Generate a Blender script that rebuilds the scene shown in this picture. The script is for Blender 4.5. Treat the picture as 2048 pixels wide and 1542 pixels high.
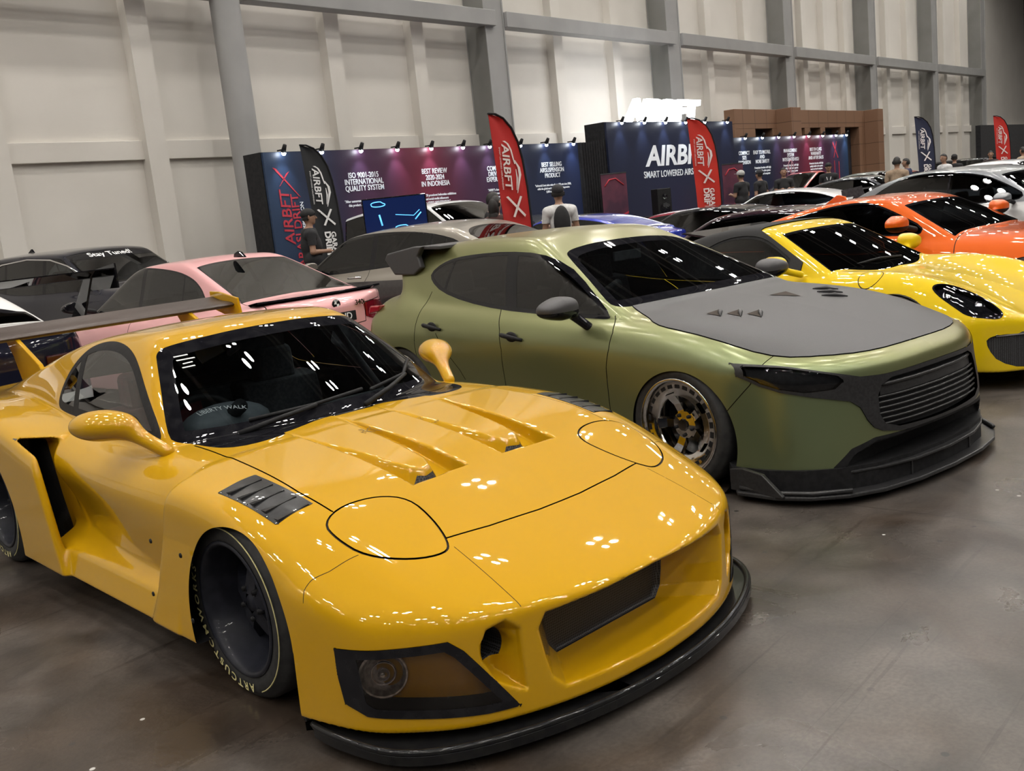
import bpy, math, random
import numpy as np
from mathutils import Vector, Matrix
for o in list(bpy.data.objects): bpy.data.objects.remove(o)
S = bpy.context.scene
COL = S.collection
# ------------------------------------------------------------------ camera
CAM_F, CAM_YAW, CAM_PITCH, CAM_ROLL, CAM_H = 1964.3, math.radians(48.136), math.radians(10.095), math.radians(-6.042), 1.486
def cam_basis():
    f = np.array([math.sin(CAM_YAW)*math.cos(CAM_PITCH), math.cos(CAM_YAW)*math.cos(CAM_PITCH), -math.sin(CAM_PITCH)])
    r0 = np.array([math.cos(CAM_YAW), -math.sin(CAM_YAW), 0.0]); u0 = np.cross(r0, f)
    r = math.cos(CAM_ROLL)*r0 + math.sin(CAM_ROLL)*u0
    u = -math.sin(CAM_ROLL)*r0 + math.cos(CAM_ROLL)*u0
    return f, r, u
cf, cr, cu = cam_basis()
cd = bpy.data.cameras.new('camera'); cam = bpy.data.objects.new('camera', cd); COL.objects.link(cam)
cd.sensor_fit = 'HORIZONTAL'; cd.sensor_width = 36.0; cd.lens = CAM_F/2048*36.0
cd.clip_start = 0.05; cd.clip_end = 400
cam.matrix_world = Matrix(((cr[0], cu[0], -cf[0], 0), (cr[1], cu[1], -cf[1], 0), (cr[2], cu[2], -cf[2], CAM_H), (0, 0, 0, 1)))
S.camera = cam
# ------------------------------------------------------------------ world, exposure
w = bpy.data.worlds.new('hall_ambient'); S.world = w; w.use_nodes = True
w.node_tree.nodes['Background'].inputs[0].default_value = (0.75, 0.8, 0.9, 1)
w.node_tree.nodes['Background'].inputs[1].default_value = 0.02
S.view_settings.view_transform = 'Standard'; S.view_settings.look = 'None'
S.view_settings.gamma = 1.0; S.view_settings.exposure = 0.0
S.view_settings.use_curve_mapping = False
LAMP_POWER = 330.0      # emission of each lamp lens in the ceiling clusters
# ------------------------------------------------------------------ scene graph helpers
def tag(o, label=None, cat=None, group=None, kind=None):
    if label: o['label'] = label
    if cat: o['category'] = cat
    if group: o['group'] = group
    if kind: o['kind'] = kind
    return o
def empty(name, loc, rz=0.0, label=None, cat=None, group=None):
    o = bpy.data.objects.new(name, None); COL.objects.link(o)
    o.location = loc; o.rotation_euler = (0, 0, rz); o.empty_display_size = 0.2
    return tag(o, label, cat, group)
def link(name, me, parent=None):
    o = bpy.data.objects.new(name, me); COL.objects.link(o)
    if parent is not None: o.parent = parent
    return o
def mesh_from(name, V, Fs, mat=None, parent=None, smooth=False, normals=None, mats=None, midx=None):
    me = bpy.data.meshes.new(name)
    V = np.asarray(V, float)
    if isinstance(Fs, np.ndarray) and Fs.ndim == 2:
        n, k = Fs.shape
        me.vertices.add(len(V)); me.vertices.foreach_set('co', V.astype(np.float32).ravel())
        me.loops.add(n*k); me.loops.foreach_set('vertex_index', Fs.astype(np.int32).ravel())
        me.polygons.add(n); me.polygons.foreach_set('loop_start', np.arange(n, dtype=np.int32)*k)
        me.update(calc_edges=True)
    else:
        me.from_pydata([tuple(v) for v in V], [], [tuple(f) for f in Fs]); me.update()
    if smooth or normals is not None:
        me.polygons.foreach_set('use_smooth', [True]*len(me.polygons))
    if mats:
        for m in mats: me.materials.append(m)
        if midx is not None: me.polygons.foreach_set('material_index', midx)
    elif mat: me.materials.append(mat)
    if normals is not None:
        me.normals_split_custom_set_from_vertices([tuple(v) for v in normals])
    return link(name, me, parent)
class MB:
    """collects simple solids into one mesh"""
    def __init__(s): s.v = []; s.f = []; s.sm = []; s.mi = []
    def add(s, V, F, smooth=False, mi=0):
        b = len(s.v); s.v += [tuple(map(float, p)) for p in V]; s.f += [tuple(b+i for i in f) for f in F]
        s.sm += [smooth]*len(F); s.mi += [mi]*len(F); return s
    def box(s, x0, x1, y0, y1, z0, z1, M=None, mi=0):
        V = [(x, y, z) for x in (x0, x1) for y in (y0, y1) for z in (z0, z1)]
        if M is not None: V = [tuple(M @ Vector(p)) for p in V]
        return s.add(V, [(0, 1, 3, 2), (4, 6, 7, 5), (0, 4, 5, 1), (2, 3, 7, 6), (0, 2, 6, 4), (1, 5, 7, 3)], False, mi)
    def prism(s, poly, axis, a, b, M=None, smooth=False, mi=0):
        """poly: 2D points, extruded along axis (0,1,2) from a to b"""
        def mk(p, t):
            q = [0, 0, 0]; o = [i for i in range(3) if i != axis]; q[axis] = t; q[o[0]] = p[0]; q[o[1]] = p[1]; return q
        n = len(poly); V = [mk(p, a) for p in poly]+[mk(p, b) for p in poly]
        if M is not None: V = [tuple(M @ Vector(p)) for p in V]
        b0 = len(s.v); s.add(V, [(i, (i+1) % n, n+(i+1) % n, n+i) for i in range(n)], smooth, mi)
        s.f += [tuple(b0+i for i in range(n))[::-1], tuple(b0+n+i for i in range(n))]; s.sm += [False]*2; s.mi += [mi]*2
        return s
    def lathe(s, prof, n=32, M=None, smooth=True, mi=0, closed=False):
        """prof: (r, h) pairs turned about local Y"""
        k = len(prof); V = []
        for i in range(n):
            a = 2*math.pi*i/n
            for r, h in prof: V.append((r*math.cos(a), h, r*math.sin(a)))
        if M is not None: V = [tuple(M @ Vector(p)) for p in V]
        F = []
        for i in range(n):
            j = (i+1) % n
            for q in range(k if closed else k-1):
                q2 = (q+1) % k
                F.append((i*k+q, i*k+q2, j*k+q2, j*k+q))
        return s.add(V, F, smooth, mi)
    def tube(s, pts, r, n=10, cap=True, smooth=True, mi=0, flat=1.0):
        P = [Vector(p) for p in pts]; rr = r if isinstance(r, (list, tuple)) else [r]*len(P)
        V = []; F = []; up = None
        for i, p in enumerate(P):
            t = (P[min(i+1, len(P)-1)]-P[max(i-1, 0)]).normalized()
            if up is None: up = Vector((0, 0, 1)) if abs(t.z) < .9 else Vector((1, 0, 0))
            a = t.cross(up).normalized(); b = a.cross(t).normalized(); up = b
            for k in range(n):
                q = 2*math.pi*k/n; V.append(p+a*math.cos(q)*rr[i]+b*math.sin(q)*rr[i]*flat)
        for i in range(len(P)-1):
            for k in range(n): F.append((i*n+k, i*n+(k+1) % n, (i+1)*n+(k+1) % n, (i+1)*n+k))
        if cap: F += [tuple(range(n))[::-1], tuple((len(P)-1)*n+k for k in range(n))]
        return s.add(V, F, smooth, mi)
    def ball(s, c, r, n=12, m=8, mi=0):
        r = r if isinstance(r, (list, tuple)) else (r, r, r); V = []; F = []
        for i in range(m+1):
            t = math.pi*i/m
            for j in range(n):
                a = 2*math.pi*j/n; V.append((c[0]+r[0]*math.sin(t)*math.cos(a), c[1]+r[1]*math.sin(t)*math.sin(a), c[2]+r[2]*math.cos(t)))
        for i in range(m):
            for j in range(n): F.append((i*n+j, (i+1)*n+j, (i+1)*n+(j+1) % n, i*n+(j+1) % n))
        return s.add(V, F, True, mi)
    def build(s, name, mat, parent=None, bevel=0, seg=2, mats=None):
        me = bpy.data.meshes.new(name); me.from_pydata(s.v, [], s.f); me.update()
        import bmesh
        bm = bmesh.new(); bm.from_mesh(me); bmesh.ops.recalc_face_normals(bm, faces=bm.faces); bm.to_mesh(me); bm.free()
        me.polygons.foreach_set('use_smooth', s.sm)
        for m in (mats or [mat]): me.materials.append(m)
        me.polygons.foreach_set('material_index', s.mi)
        o = link(name, me, parent)
        if bevel:
            b = o.modifiers.new('bevel', 'BEVEL'); b.width = bevel; b.segments = seg; b.limit_method = 'ANGLE'; b.angle_limit = math.radians(35)
        return o
# ------------------------------------------------------------------ materials
def mat(name, col, rough=0.5, metal=0.0, coat=0.0, spec=0.5, emit=None, es=1.0, alpha=None):
    m = bpy.data.materials.new(name); m.use_nodes = True
    b = m.node_tree.nodes['Principled BSDF']
    b.inputs['Base Color'].default_value = (*col, 1); b.inputs['Roughness'].default_value = rough
    b.inputs['Metallic'].default_value = metal; b.inputs['Coat Weight'].default_value = coat
    b.inputs['Coat Roughness'].default_value = 0.02; b.inputs['Specular IOR Level'].default_value = spec
    if emit: b.inputs['Emission Color'].default_value = (*emit, 1); b.inputs['Emission Strength'].default_value = es
    return m
def noise_mix(m, c1, c2, scale=8.0, detail=4.0, lo=0.4, hi=0.6, bump=0.0, bscale=200.0, rough=None):
    """procedural mottling between two colours of the thing itself, optional fine bump"""
    nt = m.node_tree; b = nt.nodes['Principled BSDF']; tc = nt.nodes.new('ShaderNodeTexCoord')
    n = nt.nodes.new('ShaderNodeTexNoise'); n.inputs['Scale'].default_value = scale; n.inputs['Detail'].default_value = detail
    r = nt.nodes.new('ShaderNodeValToRGB'); r.color_ramp.elements[0].position = lo; r.color_ramp.elements[1].position = hi
    r.color_ramp.elements[0].color = (*c1, 1); r.color_ramp.elements[1].color = (*c2, 1)
    nt.links.new(tc.outputs['Object'], n.inputs['Vector']); nt.links.new(n.outputs['Fac'], r.inputs['Fac'])
    nt.links.new(r.outputs['Color'], b.inputs['Base Color'])
    if bump:
        n2 = nt.nodes.new('ShaderNodeTexNoise'); n2.inputs['Scale'].default_value = bscale
        bp = nt.nodes.new('ShaderNodeBump'); bp.inputs['Strength'].default_value = bump; bp.inputs['Distance'].default_value = 0.002
        nt.links.new(tc.outputs['Object'], n2.inputs['Vector']); nt.links.new(n2.outputs['Fac'], bp.inputs['Height'])
        nt.links.new(bp.outputs['Normal'], b.inputs['Normal'])
    return m
def paint(name, col, metal=0.0, rough=0.4, coat=1.0, col2=None, graze=None):
    """car paint: pigment under clear coat; unpainted dark inner side on back faces"""
    m = mat(name, col, rough, metal, coat); nt = m.node_tree; b = nt.nodes['Principled BSDF']
    tc = nt.nodes.new('ShaderNodeTexCoord'); n = nt.nodes.new('ShaderNodeTexNoise')
    n.inputs['Scale'].default_value = 900; n.inputs['Detail'].default_value = 1
    mx = nt.nodes.new('ShaderNodeMix'); mx.data_type = 'RGBA'; mx.inputs['Factor'].default_value = 0.5
    c2 = col2 or tuple(c*0.93 for c in col)
    mx.inputs['A'].default_value = (*col, 1); mx.inputs['B'].default_value = (*c2, 1)
    nt.links.new(tc.outputs['Object'], n.inputs['Vector']); nt.links.new(n.outputs['Fac'], mx.inputs['Factor'])
    src = mx.outputs['Result']
    if graze:      # pearl shift of the pigment with viewing angle
        lw = nt.nodes.new('ShaderNodeLayerWeight'); lw.inputs['Blend'].default_value = 0.45
        m2 = nt.nodes.new('ShaderNodeMix'); m2.data_type = 'RGBA'; m2.inputs['B'].default_value = (*graze, 1)
        nt.links.new(lw.outputs['Facing'], m2.inputs['Factor']); nt.links.new(src, m2.inputs['A']); src = m2.outputs['Result']
    nt.links.new(src, b.inputs['Base Color'])
    ge = nt.nodes.new('ShaderNodeNewGeometry'); ms = nt.nodes.new('ShaderNodeMixShader'); df = nt.nodes.new('ShaderNodeBsdfDiffuse')
    df.inputs['Color'].default_value = (0.012, 0.012, 0.013, 1)
    out = nt.nodes['Material Output']
    nt.links.new(ge.outputs['Backfacing'], ms.inputs[0]); nt.links.new(b.outputs[0], ms.inputs[1]); nt.links.new(df.outputs[0], ms.inputs[2])
    nt.links.new(ms.outputs[0], out.inputs['Surface'])
    return m
def glass(name, tint=(0.5, 0.55, 0.55), refl=(1, 1, 1), ior=1.5, rough=0.0):
    """thin sheet of tinted glass: straight-through tint plus Fresnel mirror"""
    m = bpy.data.materials.new(name); m.use_nodes = True; nt = m.node_tree; nt.nodes.clear()
    out = nt.nodes.new('ShaderNodeOutputMaterial'); tr = nt.nodes.new('ShaderNodeBsdfTransparent'); gl = nt.nodes.new('ShaderNodeBsdfGlossy')
    fr = nt.nodes.new('ShaderNodeFresnel'); fr.inputs['IOR'].default_value = ior; ms = nt.nodes.new('ShaderNodeMixShader')
    ad = nt.nodes.new('ShaderNodeMath'); ad.operation = 'MULTIPLY'; ad.inputs[1].default_value = 1.0; ad.use_clamp = True
    tr.inputs[0].default_value = (*tint, 1); gl.inputs[0].default_value = (*refl, 1); gl.inputs['Roughness'].default_value = rough
    nt.links.new(fr.outputs[0], ad.inputs[0]); nt.links.new(ad.outputs[0], ms.inputs[0])
    nt.links.new(tr.outputs[0], ms.inputs[1]); nt.links.new(gl.outputs[0], ms.inputs[2]); nt.links.new(ms.outputs[0], out.inputs['Surface'])
    return m
# ------------------------------------------------------------------ implicit surfacing of bodywork
def smax(a, b, k=0.02):
    h = np.maximum(k-np.abs(a-b), 0)/k
    return np.maximum(a, b)+h*h*h*(k/6)
def smin(a, b, k=0.02): return -smax(-a, -b, k)
def _basis(xk):
    n = len(xk); h = np.diff(xk); A = np.eye(n); B = np.zeros((n, n))
    for i in range(1, n-1):
        A[i, i-1] = h[i-1]/6; A[i, i] = (h[i-1]+h[i])/3; A[i, i+1] = h[i]/6
        B[i, i-1] = 1/h[i-1]; B[i, i] = -1/h[i-1]-1/h[i]; B[i, i+1] = 1/h[i]
    return np.linalg.solve(A, B)
class Spl:
    """natural cubic spline basis on given knots, clamped outside"""
    def __init__(s, xk): s.x = np.array(xk, float); s.M = _basis(s.x); s.n = len(xk)
    def B(s, x):
        x = np.clip(x, s.x[0], s.x[-1]); i = np.clip(np.searchsorted(s.x, x)-1, 0, s.n-2)
        h = s.x[i+1]-s.x[i]; a = (s.x[i+1]-x)/h; b = 1-a
        R = ((a**3-a)*h*h/6)[..., None]*s.M[i]+((b**3-b)*h*h/6)[..., None]*s.M[i+1]
        k = np.arange(len(i)); R[k, i] += a; R[k, i+1] += b
        return R
class T1:
    def __init__(s, pts): s.s = Spl([p[0] for p in pts]); s.v = np.array([p[1] for p in pts], float)
    def __call__(s, x):
        sh = x.shape; return (s.s.B(x.ravel())@s.v).reshape(sh)
class T2:
    def __init__(s, a, b, V): s.a = Spl(a); s.b = Spl(b); s.V = np.array(V, float)
    def __call__(s, x, y):
        if x.shape == y.shape: return ((s.a.B(x.ravel())@s.V)*s.b.B(y.ravel())).sum(1).reshape(x.shape)
        R = s.a.B(x.ravel())@s.V@s.b.B(y.ravel()).T
        sh = [max(p, q) for p, q in zip(x.shape, y.shape)]
        return R.reshape(sh)
def sdpoly(px, py, poly):
    """signed distance to a 2D polygon, negative inside"""
    P = np.array(poly, float); n = len(P); shp = np.broadcast(px, py).shape
    d = np.full(shp, 1e9); ins = np.zeros(shp, bool)
    for i in range(n):
        ax, ay = P[i]; bx, by = P[(i+1) % n]; ex, ey = bx-ax, by-ay
        t = np.clip(((px-ax)*ex+(py-ay)*ey)/(ex*ex+ey*ey), 0, 1)
        d = np.minimum(d, (px-ax-t*ex)**2+(py-ay-t*ey)**2)
        if by != ay:
            c = (py < by) != (py < ay)
            xi = ax+(py-ay)*ex/(by-ay)
            ins ^= c & (px < xi)
    d = np.sqrt(d); return np.where(ins, -d, d)
def sdline(px, py, pts):
    d = np.full(np.broadcast(px, py).shape, 1e9)
    for (ax, ay), (bx, by) in zip(pts[:-1], pts[1:]):
        ex, ey = bx-ax, by-ay; t = np.clip(((px-ax)*ex+(py-ay)*ey)/(ex*ex+ey*ey), 0, 1)
        d = np.minimum(d, (px-ax-t*ex)**2+(py-ay-t*ey)**2)
    return np.sqrt(d)
def ssline(px, py, pts):
    """signed distance to an open chain of segments (sign = side)"""
    shp = np.broadcast(px, py).shape; d = np.full(shp, 1e9); sg = np.ones(shp)
    for (ax, ay), (bx, by) in zip(pts[:-1], pts[1:]):
        ex, ey = bx-ax, by-ay; t = np.clip(((px-ax)*ex+(py-ay)*ey)/(ex*ex+ey*ey), 0, 1)
        q = (px-ax-t*ex)**2+(py-ay-t*ey)**2; c = (px-ax)*ey-(py-ay)*ex
        m = q < d; d = np.where(m, q, d); sg = np.where(m, np.sign(c), sg)
    return np.sqrt(d)*sg
def ring_reg(name, f, w, lim):
    """narrow closed gap of half width w along the zero line of f, where lim < 0"""
    return (name, lambda x, y, z: np.maximum(np.abs(f(x, y, z))-w, lim(x, y, z)), [lambda x, y, z: np.where(lim(x, y, z) < .03, f(x, y, z)-w, 1), lambda x, y, z: np.where(lim(x, y, z) < .03, f(x, y, z)+w, 1)])
def smooth_poly(pts, it=2):
    """Chaikin corner cutting of a closed polygon"""
    P = [np.array(p, float) for p in pts]
    for _ in range(it):
        Q = []
        for i in range(len(P)):
            a, b = P[i], P[(i+1) % len(P)]; Q += [a*.75+b*.25, a*.25+b*.75]
        P = Q
    return [tuple(p) for p in P]
def nets(F, lo, hi, h):
    """surface nets of F(x,y,z)=0 (negative inside), vertices moved onto the surface"""
    n = [int(math.ceil((hi[i]-lo[i])/h))+1 for i in range(3)]
    ax = [lo[i]+h*np.arange(n[i]) for i in range(3)]
    vol = np.empty(n, np.float32); st = 24
    for i in range(0, n[0], st):
        X = ax[0][i:i+st][:, None, None]
        vol[i:i+st] = F(X, ax[1][None, :, None], ax[2][None, None, :])
    s = vol < 0
    c = s[:-1].astype(np.int8)+s[1:]; c = c[:, :-1]+c[:, 1:]; c = c[:, :, :-1]+c[:, :, 1:]
    act = (c > 0) & (c < 8); idx = np.full(act.shape, -1, np.int32); I = np.argwhere(act); idx[act] = np.arange(len(I))
    P = np.zeros((len(I), 3)); cnt = np.zeros(len(I))
    cor = [(a, b, d) for a in (0, 1) for b in (0, 1) for d in (0, 1)]
    val = {q: vol[I[:, 0]+q[0], I[:, 1]+q[1], I[:, 2]+q[2]] for q in cor}
    for q in cor:
        for k in range(3):
            if q[k] == 0:
                q2 = list(q); q2[k] = 1; q2 = tuple(q2); a, b = val[q], val[q2]; m = (a < 0) != (b < 0)
                t = np.where(m, a/np.where(m, a-b, 1), 0)
                for j in range(3): P[:, j] += np.where(m, q[j]+(t if j == k else 0), 0)
                cnt += m
    P = P/cnt[:, None]
    P = np.stack([lo[j]+h*(I[:, j]+P[:, j]) for j in range(3)], 1); P0 = P.copy()
    Q = []
    for k in range(3):
        o = [j for j in range(3) if j != k]
        a = s.swapaxes(0, k) if k else s
        sl0 = [slice(None)]*3; sl1 = [slice(None)]*3; sl0[k] = slice(0, -1); sl1[k] = slice(1, None)
        e = s[tuple(sl0)] != s[tuple(sl1)]; E = np.argwhere(e)
        E = E[(E[:, o[0]] > 0) & (E[:, o[1]] > 0) & (E[:, o[0]] < n[o[0]]-1) & (E[:, o[1]] < n[o[1]]-1)]
        inn = s[E[:, 0], E[:, 1], E[:, 2]]
        def cid(da, db):
            C = E.copy(); C[:, o[0]] -= da; C[:, o[1]] -= db; return idx[C[:, 0], C[:, 1], C[:, 2]]
        q = np.stack([cid(1, 1), cid(0, 1), cid(0, 0), cid(1, 0)], 1)
        if k == 1: q = q[:, ::-1]
        q = np.where(inn[:, None], q, q[:, ::-1]); Q.append(q)
    Q = np.concatenate(Q); Q = Q[(Q >= 0).all(1)]
    T = np.concatenate([Q[:, [0, 1, 2]], Q[:, [0, 2, 3]]])
    for _ in range(3): P = project(F, P, h*.6)
    # tangential relaxation keeps the net even
    for _ in range(2):
        A = np.zeros_like(P); w_ = np.zeros(len(P))
        for i in range(4):
            j = (i+1) % 4; np.add.at(A, Q[:, i], P[Q[:, j]]); np.add.at(A, Q[:, j], P[Q[:, i]])
            np.add.at(w_, Q[:, i], 1); np.add.at(w_, Q[:, j], 1)
        N = grad(F, P); D = A/np.maximum(w_, 1)[:, None]-P; D -= N*(D*N).sum(1)[:, None]
        P = project(F, P+D*.5, h*.5)
    return P, T
def grad(F, P, e=1.5e-3):
    G = np.empty_like(P)
    for k in range(3):
        A = P.copy(); B = P.copy(); A[:, k] += e; B[:, k] -= e
        G[:, k] = F(A[:, 0], A[:, 1], A[:, 2])-F(B[:, 0], B[:, 1], B[:, 2])
    L = np.linalg.norm(G, axis=1, keepdims=True); return G/np.maximum(L, 1e-9)
def project(F, P, lim):
    e = 1e-3; v = F(P[:, 0], P[:, 1], P[:, 2]); G = np.empty_like(P)
    for k in range(3):
        A = P.copy(); A[:, k] += e; B = P.copy(); B[:, k] -= e
        G[:, k] = (F(A[:, 0], A[:, 1], A[:, 2])-F(B[:, 0], B[:, 1], B[:, 2]))/(2*e)
    g2 = np.maximum((G*G).sum(1), .05); D = -(v/g2)[:, None]*G
    L = np.linalg.norm(D, axis=1, keepdims=True); D *= np.minimum(1, lim/np.maximum(L, 1e-12)); return P+D
def cut(V, T, d):
    """split triangles along d=0"""
    d = np.where(np.abs(d) < 1e-5, 1e-5, d); s = d < 0; ts = s[T]; m = (ts.any(1)) & (~ts.all(1))
    if not m.any(): return V, T
    K = T[m]; ks = ts[m]; c = ks.sum(1)
    lone = np.where(c == 1, ks.argmax(1), (~ks).argmax(1)); r = np.arange(len(K))
    a = K[r, lone]; b = K[r, (lone+1) % 3]; e = K[r, (lone+2) % 3]
    E = np.concatenate([np.stack([a, b], 1), np.stack([a, e], 1)]); Es = np.sort(E, 1)
    U, inv = np.unique(Es, axis=0, return_inverse=True); inv = inv.ravel()
    t = d[U[:, 0]]/(d[U[:, 0]]-d[U[:, 1]]); N = V[U[:, 0]]*(1-t)[:, None]+V[U[:, 1]]*t[:, None]
    p = len(V)+inv[:len(K)]; q = len(V)+inv[len(K):]
    T2_ = np.concatenate([T[~m], np.stack([a, p, q], 1), np.stack([p, b, e], 1), np.stack([p, e, q], 1)])
    return np.concatenate([V, N]), T2_
def carve_parts(F, V, T, regions):
    """regions: list of (name, field f(x,y,z)); later entries win. returns V, T, labels"""
    for r in regions:
        for f in (r[2] if len(r) > 2 else [r[1]]): V, T = cut(V, T, f(V[:, 0], V[:, 1], V[:, 2]))
    C = V[T].mean(1); lab = np.full(len(T), 'body', dtype=object)
    for r in regions: lab[r[1](C[:, 0], C[:, 1], C[:, 2]) < 0] = r[0]
    return V, T, lab
def emit(F, V, T, sel, name, m, parent, off=0.0, rim=0.0):
    """mesh object out of selected triangles, normals taken from the field"""
    t = T[sel]
    if len(t) == 0: return None
    u, inv = np.unique(t, return_inverse=True); P = V[u]; N = grad(F, P); t = inv.reshape(-1, 3)
    if off: P = P+N*off
    return mesh_from(name, P, t, m, parent, smooth=True, normals=N)
# ------------------------------------------------------------------ yellow wide-body coupe: body field
# local axes: x forward from the front axle, y to the car's left, z up
Y_POSE = (2.455, 2.675, math.radians(-5.17))
_yT = T2([-3.4, -2.9, -2.4, -1.9, -1.4, -.9, -.5, -.2, .1, .35, .6, .8, 1.0, 1.2], [0, .3, .55, .75, .9, 1.05], [
 [.78, .78, .77, .75, .72, .64], [.80, .80, .79, .79, .77, .68], [.80, .80, .80, .80, .78, .70], [.78, .78, .77, .77, .74, .66],
 [.75, .75, .74, .705, .64, .54], [.75, .748, .74, .70, .63, .52], [.755, .752, .742, .715, .655, .54], [.725, .724, .72, .705, .655, .54],
 [.685, .686, .685, .672, .62, .50], [.63, .632, .63, .605, .535, .42], [.555, .554, .542, .50, .41, .30], [.492, .488, .468, .41, .31, .2],
 [.425, .415, .38, .31, .21, .1], [.345, .33, .285, .21, .11, .0]])
_yW = T2([-3.4, -2.6, -1.9, -1.5, -1.1, -.6, -.2, .3, .9], [.1, .3, .5, .62, .75], [
 [.80, .86, .86, .84, .78], [.82, .88, .88, .86, .80], [.74, .78, .82, .835, .76], [.72, .75, .80, .83, .745],
 [.76, .79, .83, .835, .73], [.80, .82, .845, .835, .73], [.80, .82, .84, .82, .74], [.80, .80, .80, .78, .70], [.7, .7, .7, .7, .6]])
_yXF = T1([(0, 1.075), (.2, 1.06), (.4, 1.015), (.55, .955), (.68, .87), (.78, .76), (.85, .63), (.90, .45), (1.0, .1)])
_yG = T2([-3.2, -2.4, -1.9, -1.3, -.9, -.5], [.7, .85, 1.0, 1.15], [
 [.60, .54, .47, .40], [.655, .58, .50, .42], [.685, .62, .535, .44], [.70, .635, .55, .45], [.70, .64, .56, .46], [.69, .63, .55, .45]])
_yRf = T1([(-3.4, .72), (-2.9, .86), (-2.5, .965), (-2.1, 1.06), (-1.8, 1.108), (-1.45, 1.135), (-1.15, 1.14), (-.9, 1.135), (-.5, 1.1)])
Y_SCOOP = [[(-.46, .100), (-.46, .350), (.355, .335), (.335, .085)]]
Y_BULGE = [(-.60, .105), (-.60, .345), (-.2, .320), (.15, .272), (.235, .250), (.268, .222), (.255, .19), (.20, .165), (-.1, .135)]
Y_MOUTH = [(-.385, .142), (.385, .142), (.435, .18), (.455, .24), (.475, .33), (.44, .372), (0, .392), (-.44, .372), (-.475, .33), (-.455, .24), (-.435, .18)]
Y_DUCT = [(.492, .168), (.57, .205), (.605, .27), (.608, .33), (.585, .372), (.53, .38), (.495, .345)]
def mouth_sd(x, y, z):
    return sdpoly(y*.455/(.455-np.clip(1.03-x, -.05, .25)*.95), z+0*x, Y_MOUTH)
def yellow_F(x, y, z, openings=True):
    a = np.sqrt(y*y+1e-6)
    T = _yT(x, a); zt = z-T
    base = smax(a-_yW(x, z), zt*.95, .09)
    base = smax(base, -3.42-x, .05)
    # front wings: wide, flat sided, cut off square behind the wheel
    back = (-(x+.30)+(z-.76)*(-.40)*-1)*.93
    wing = smax(a-(.885+.03*np.clip((.5-z)/.4, 0, 1)), zt*.95, .10)
    wing = smax(wing, back, .05)
    low = smin(base, wing, .03)
    low = smax(low, (x-_yXF(a))*.8, .03+.065*np.clip((a-.45)/.35, 0, 1))
    # rear wings with a blade standing off the doors
    lead = (x-(-1.58+(.78-z)*.33))*.95
    rw = smax(a-.928, zt*.95, .09); rw = smax(rw, lead, .035)
    rw = smax(rw, -3.40-x, .1)
    pocket = smax(smax(np.abs(a-.83)-.062, np.abs(z-.475)-.235, .03), -2.1-x, .05)
    rw = smax(rw, -pocket, .025)
    low = smax(low, -smax(smax(smax(np.abs(a-.83)-.062, np.abs(z-.475)-.225, .04), lead+.03, .04), -2.0-x, .04), .03)
    low = smin(low, rw, .03)
    # sill ledge
    sill = smax(smax(a-(.905-.25*(z-.15)), z-.262-(.89-a)*.5, .03), np.abs(x+.95)-.62, .02)
    low = smin(low, sill, .05)
    low = smax(low, .088+.067*np.clip((.42-x)/.1, 0, 1)-z, .02)
    # cabin
    cx = x+.445+.62*a*a
    ws = (z-.750+cx*.625)*.84
    roof = (z-(_yRf(x)-.085*a*a-.05*a**4))*.97
    gh = smax(smax(ws, roof, .10), (a-_yG(x, z))*.93, .10)
    gh = smax(gh, .5-z, .02)
    F = smin(low, gh, .02)
    if openings:
        for P in Y_SCOOP:
            sb = np.clip(sdpoly(x, a, Y_BULGE)/.034, 0, 1); dep = (z-T)+np.clip((x+.46)/.80, 0, 1)**1.2*.066*(sb*sb*(3-2*sb))
            F = smax(F, -smax(sdpoly(x, a, P), -dep, .012), .012)
        # through the nose: air intake, two round ducts, lamp recesses
        F = smax(F, -smax(mouth_sd(x, y, z), .84-x, .02), .014)
        F = smax(F, -smax(sdpoly(a, z, Y_DUCT)+np.clip(.96-x, 0, .2)*.35, .87-x, .02), .014)
        F = smax(F, -smax(np.sqrt((a-.548)**2+(z-.300)**2)-.050, .62-x, .01), .010)
    return F
# ------------------------------------------------------------------ shared materials
M_TYRE = noise_mix(mat('tyre_rubber', (0.018, 0.018, 0.019), 0.62), (0.014, 0.014, 0.015), (0.024, 0.024, 0.024), 30)
M_BLACKG = noise_mix(mat('gloss_black', (0.008, 0.008, 0.01), 0.08, coat=.65, spec=0.0), (0.006, 0.006, 0.008), (0.011, 0.011, 0.013), 20)
M_BLACKM = noise_mix(mat('matte_black', (0.02, 0.02, 0.021), 0.6, spec=.2), (0.008, 0.008, 0.009), (0.013, 0.013, 0.014), 40)
M_GAP = noise_mix(mat('shut_gap', (0.02, 0.01, 0.003), 0.8), (0.016, 0.008, 0.003), (0.024, 0.012, 0.004), 40)
M_CHROME = noise_mix(mat('chrome', (0.75, 0.75, 0.76), 0.06, metal=1.0), (0.72, 0.72, 0.73), (0.78, 0.78, 0.79), 20)
M_CARBON = noise_mix(mat('dark_carbon', (0.02, 0.02, 0.022), 0.3, coat=1.0), (0.008, 0.008, 0.009), (0.022, 0.021, 0.020), 180, 0)
M_GLASS = glass('clear_tint_glass', (0.60, 0.66, 0.68))
M_GLASSM = glass('grey_tint_glass', (0.22, 0.24, 0.25))
M_GLASSD = glass('dark_tint_glass', (0.10, 0.11, 0.12), ior=1.5)
M_CABIN = noise_mix(mat('cabin_trim', (0.03, 0.032, 0.035), 0.7), (0.022, 0.024, 0.027), (0.04, 0.042, 0.046), 25)
M_SEAT = noise_mix(mat('seat_cloth', (0.035, 0.036, 0.04), 0.85), (0.028, 0.029, 0.033), (0.045, 0.046, 0.05), 60)
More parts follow.
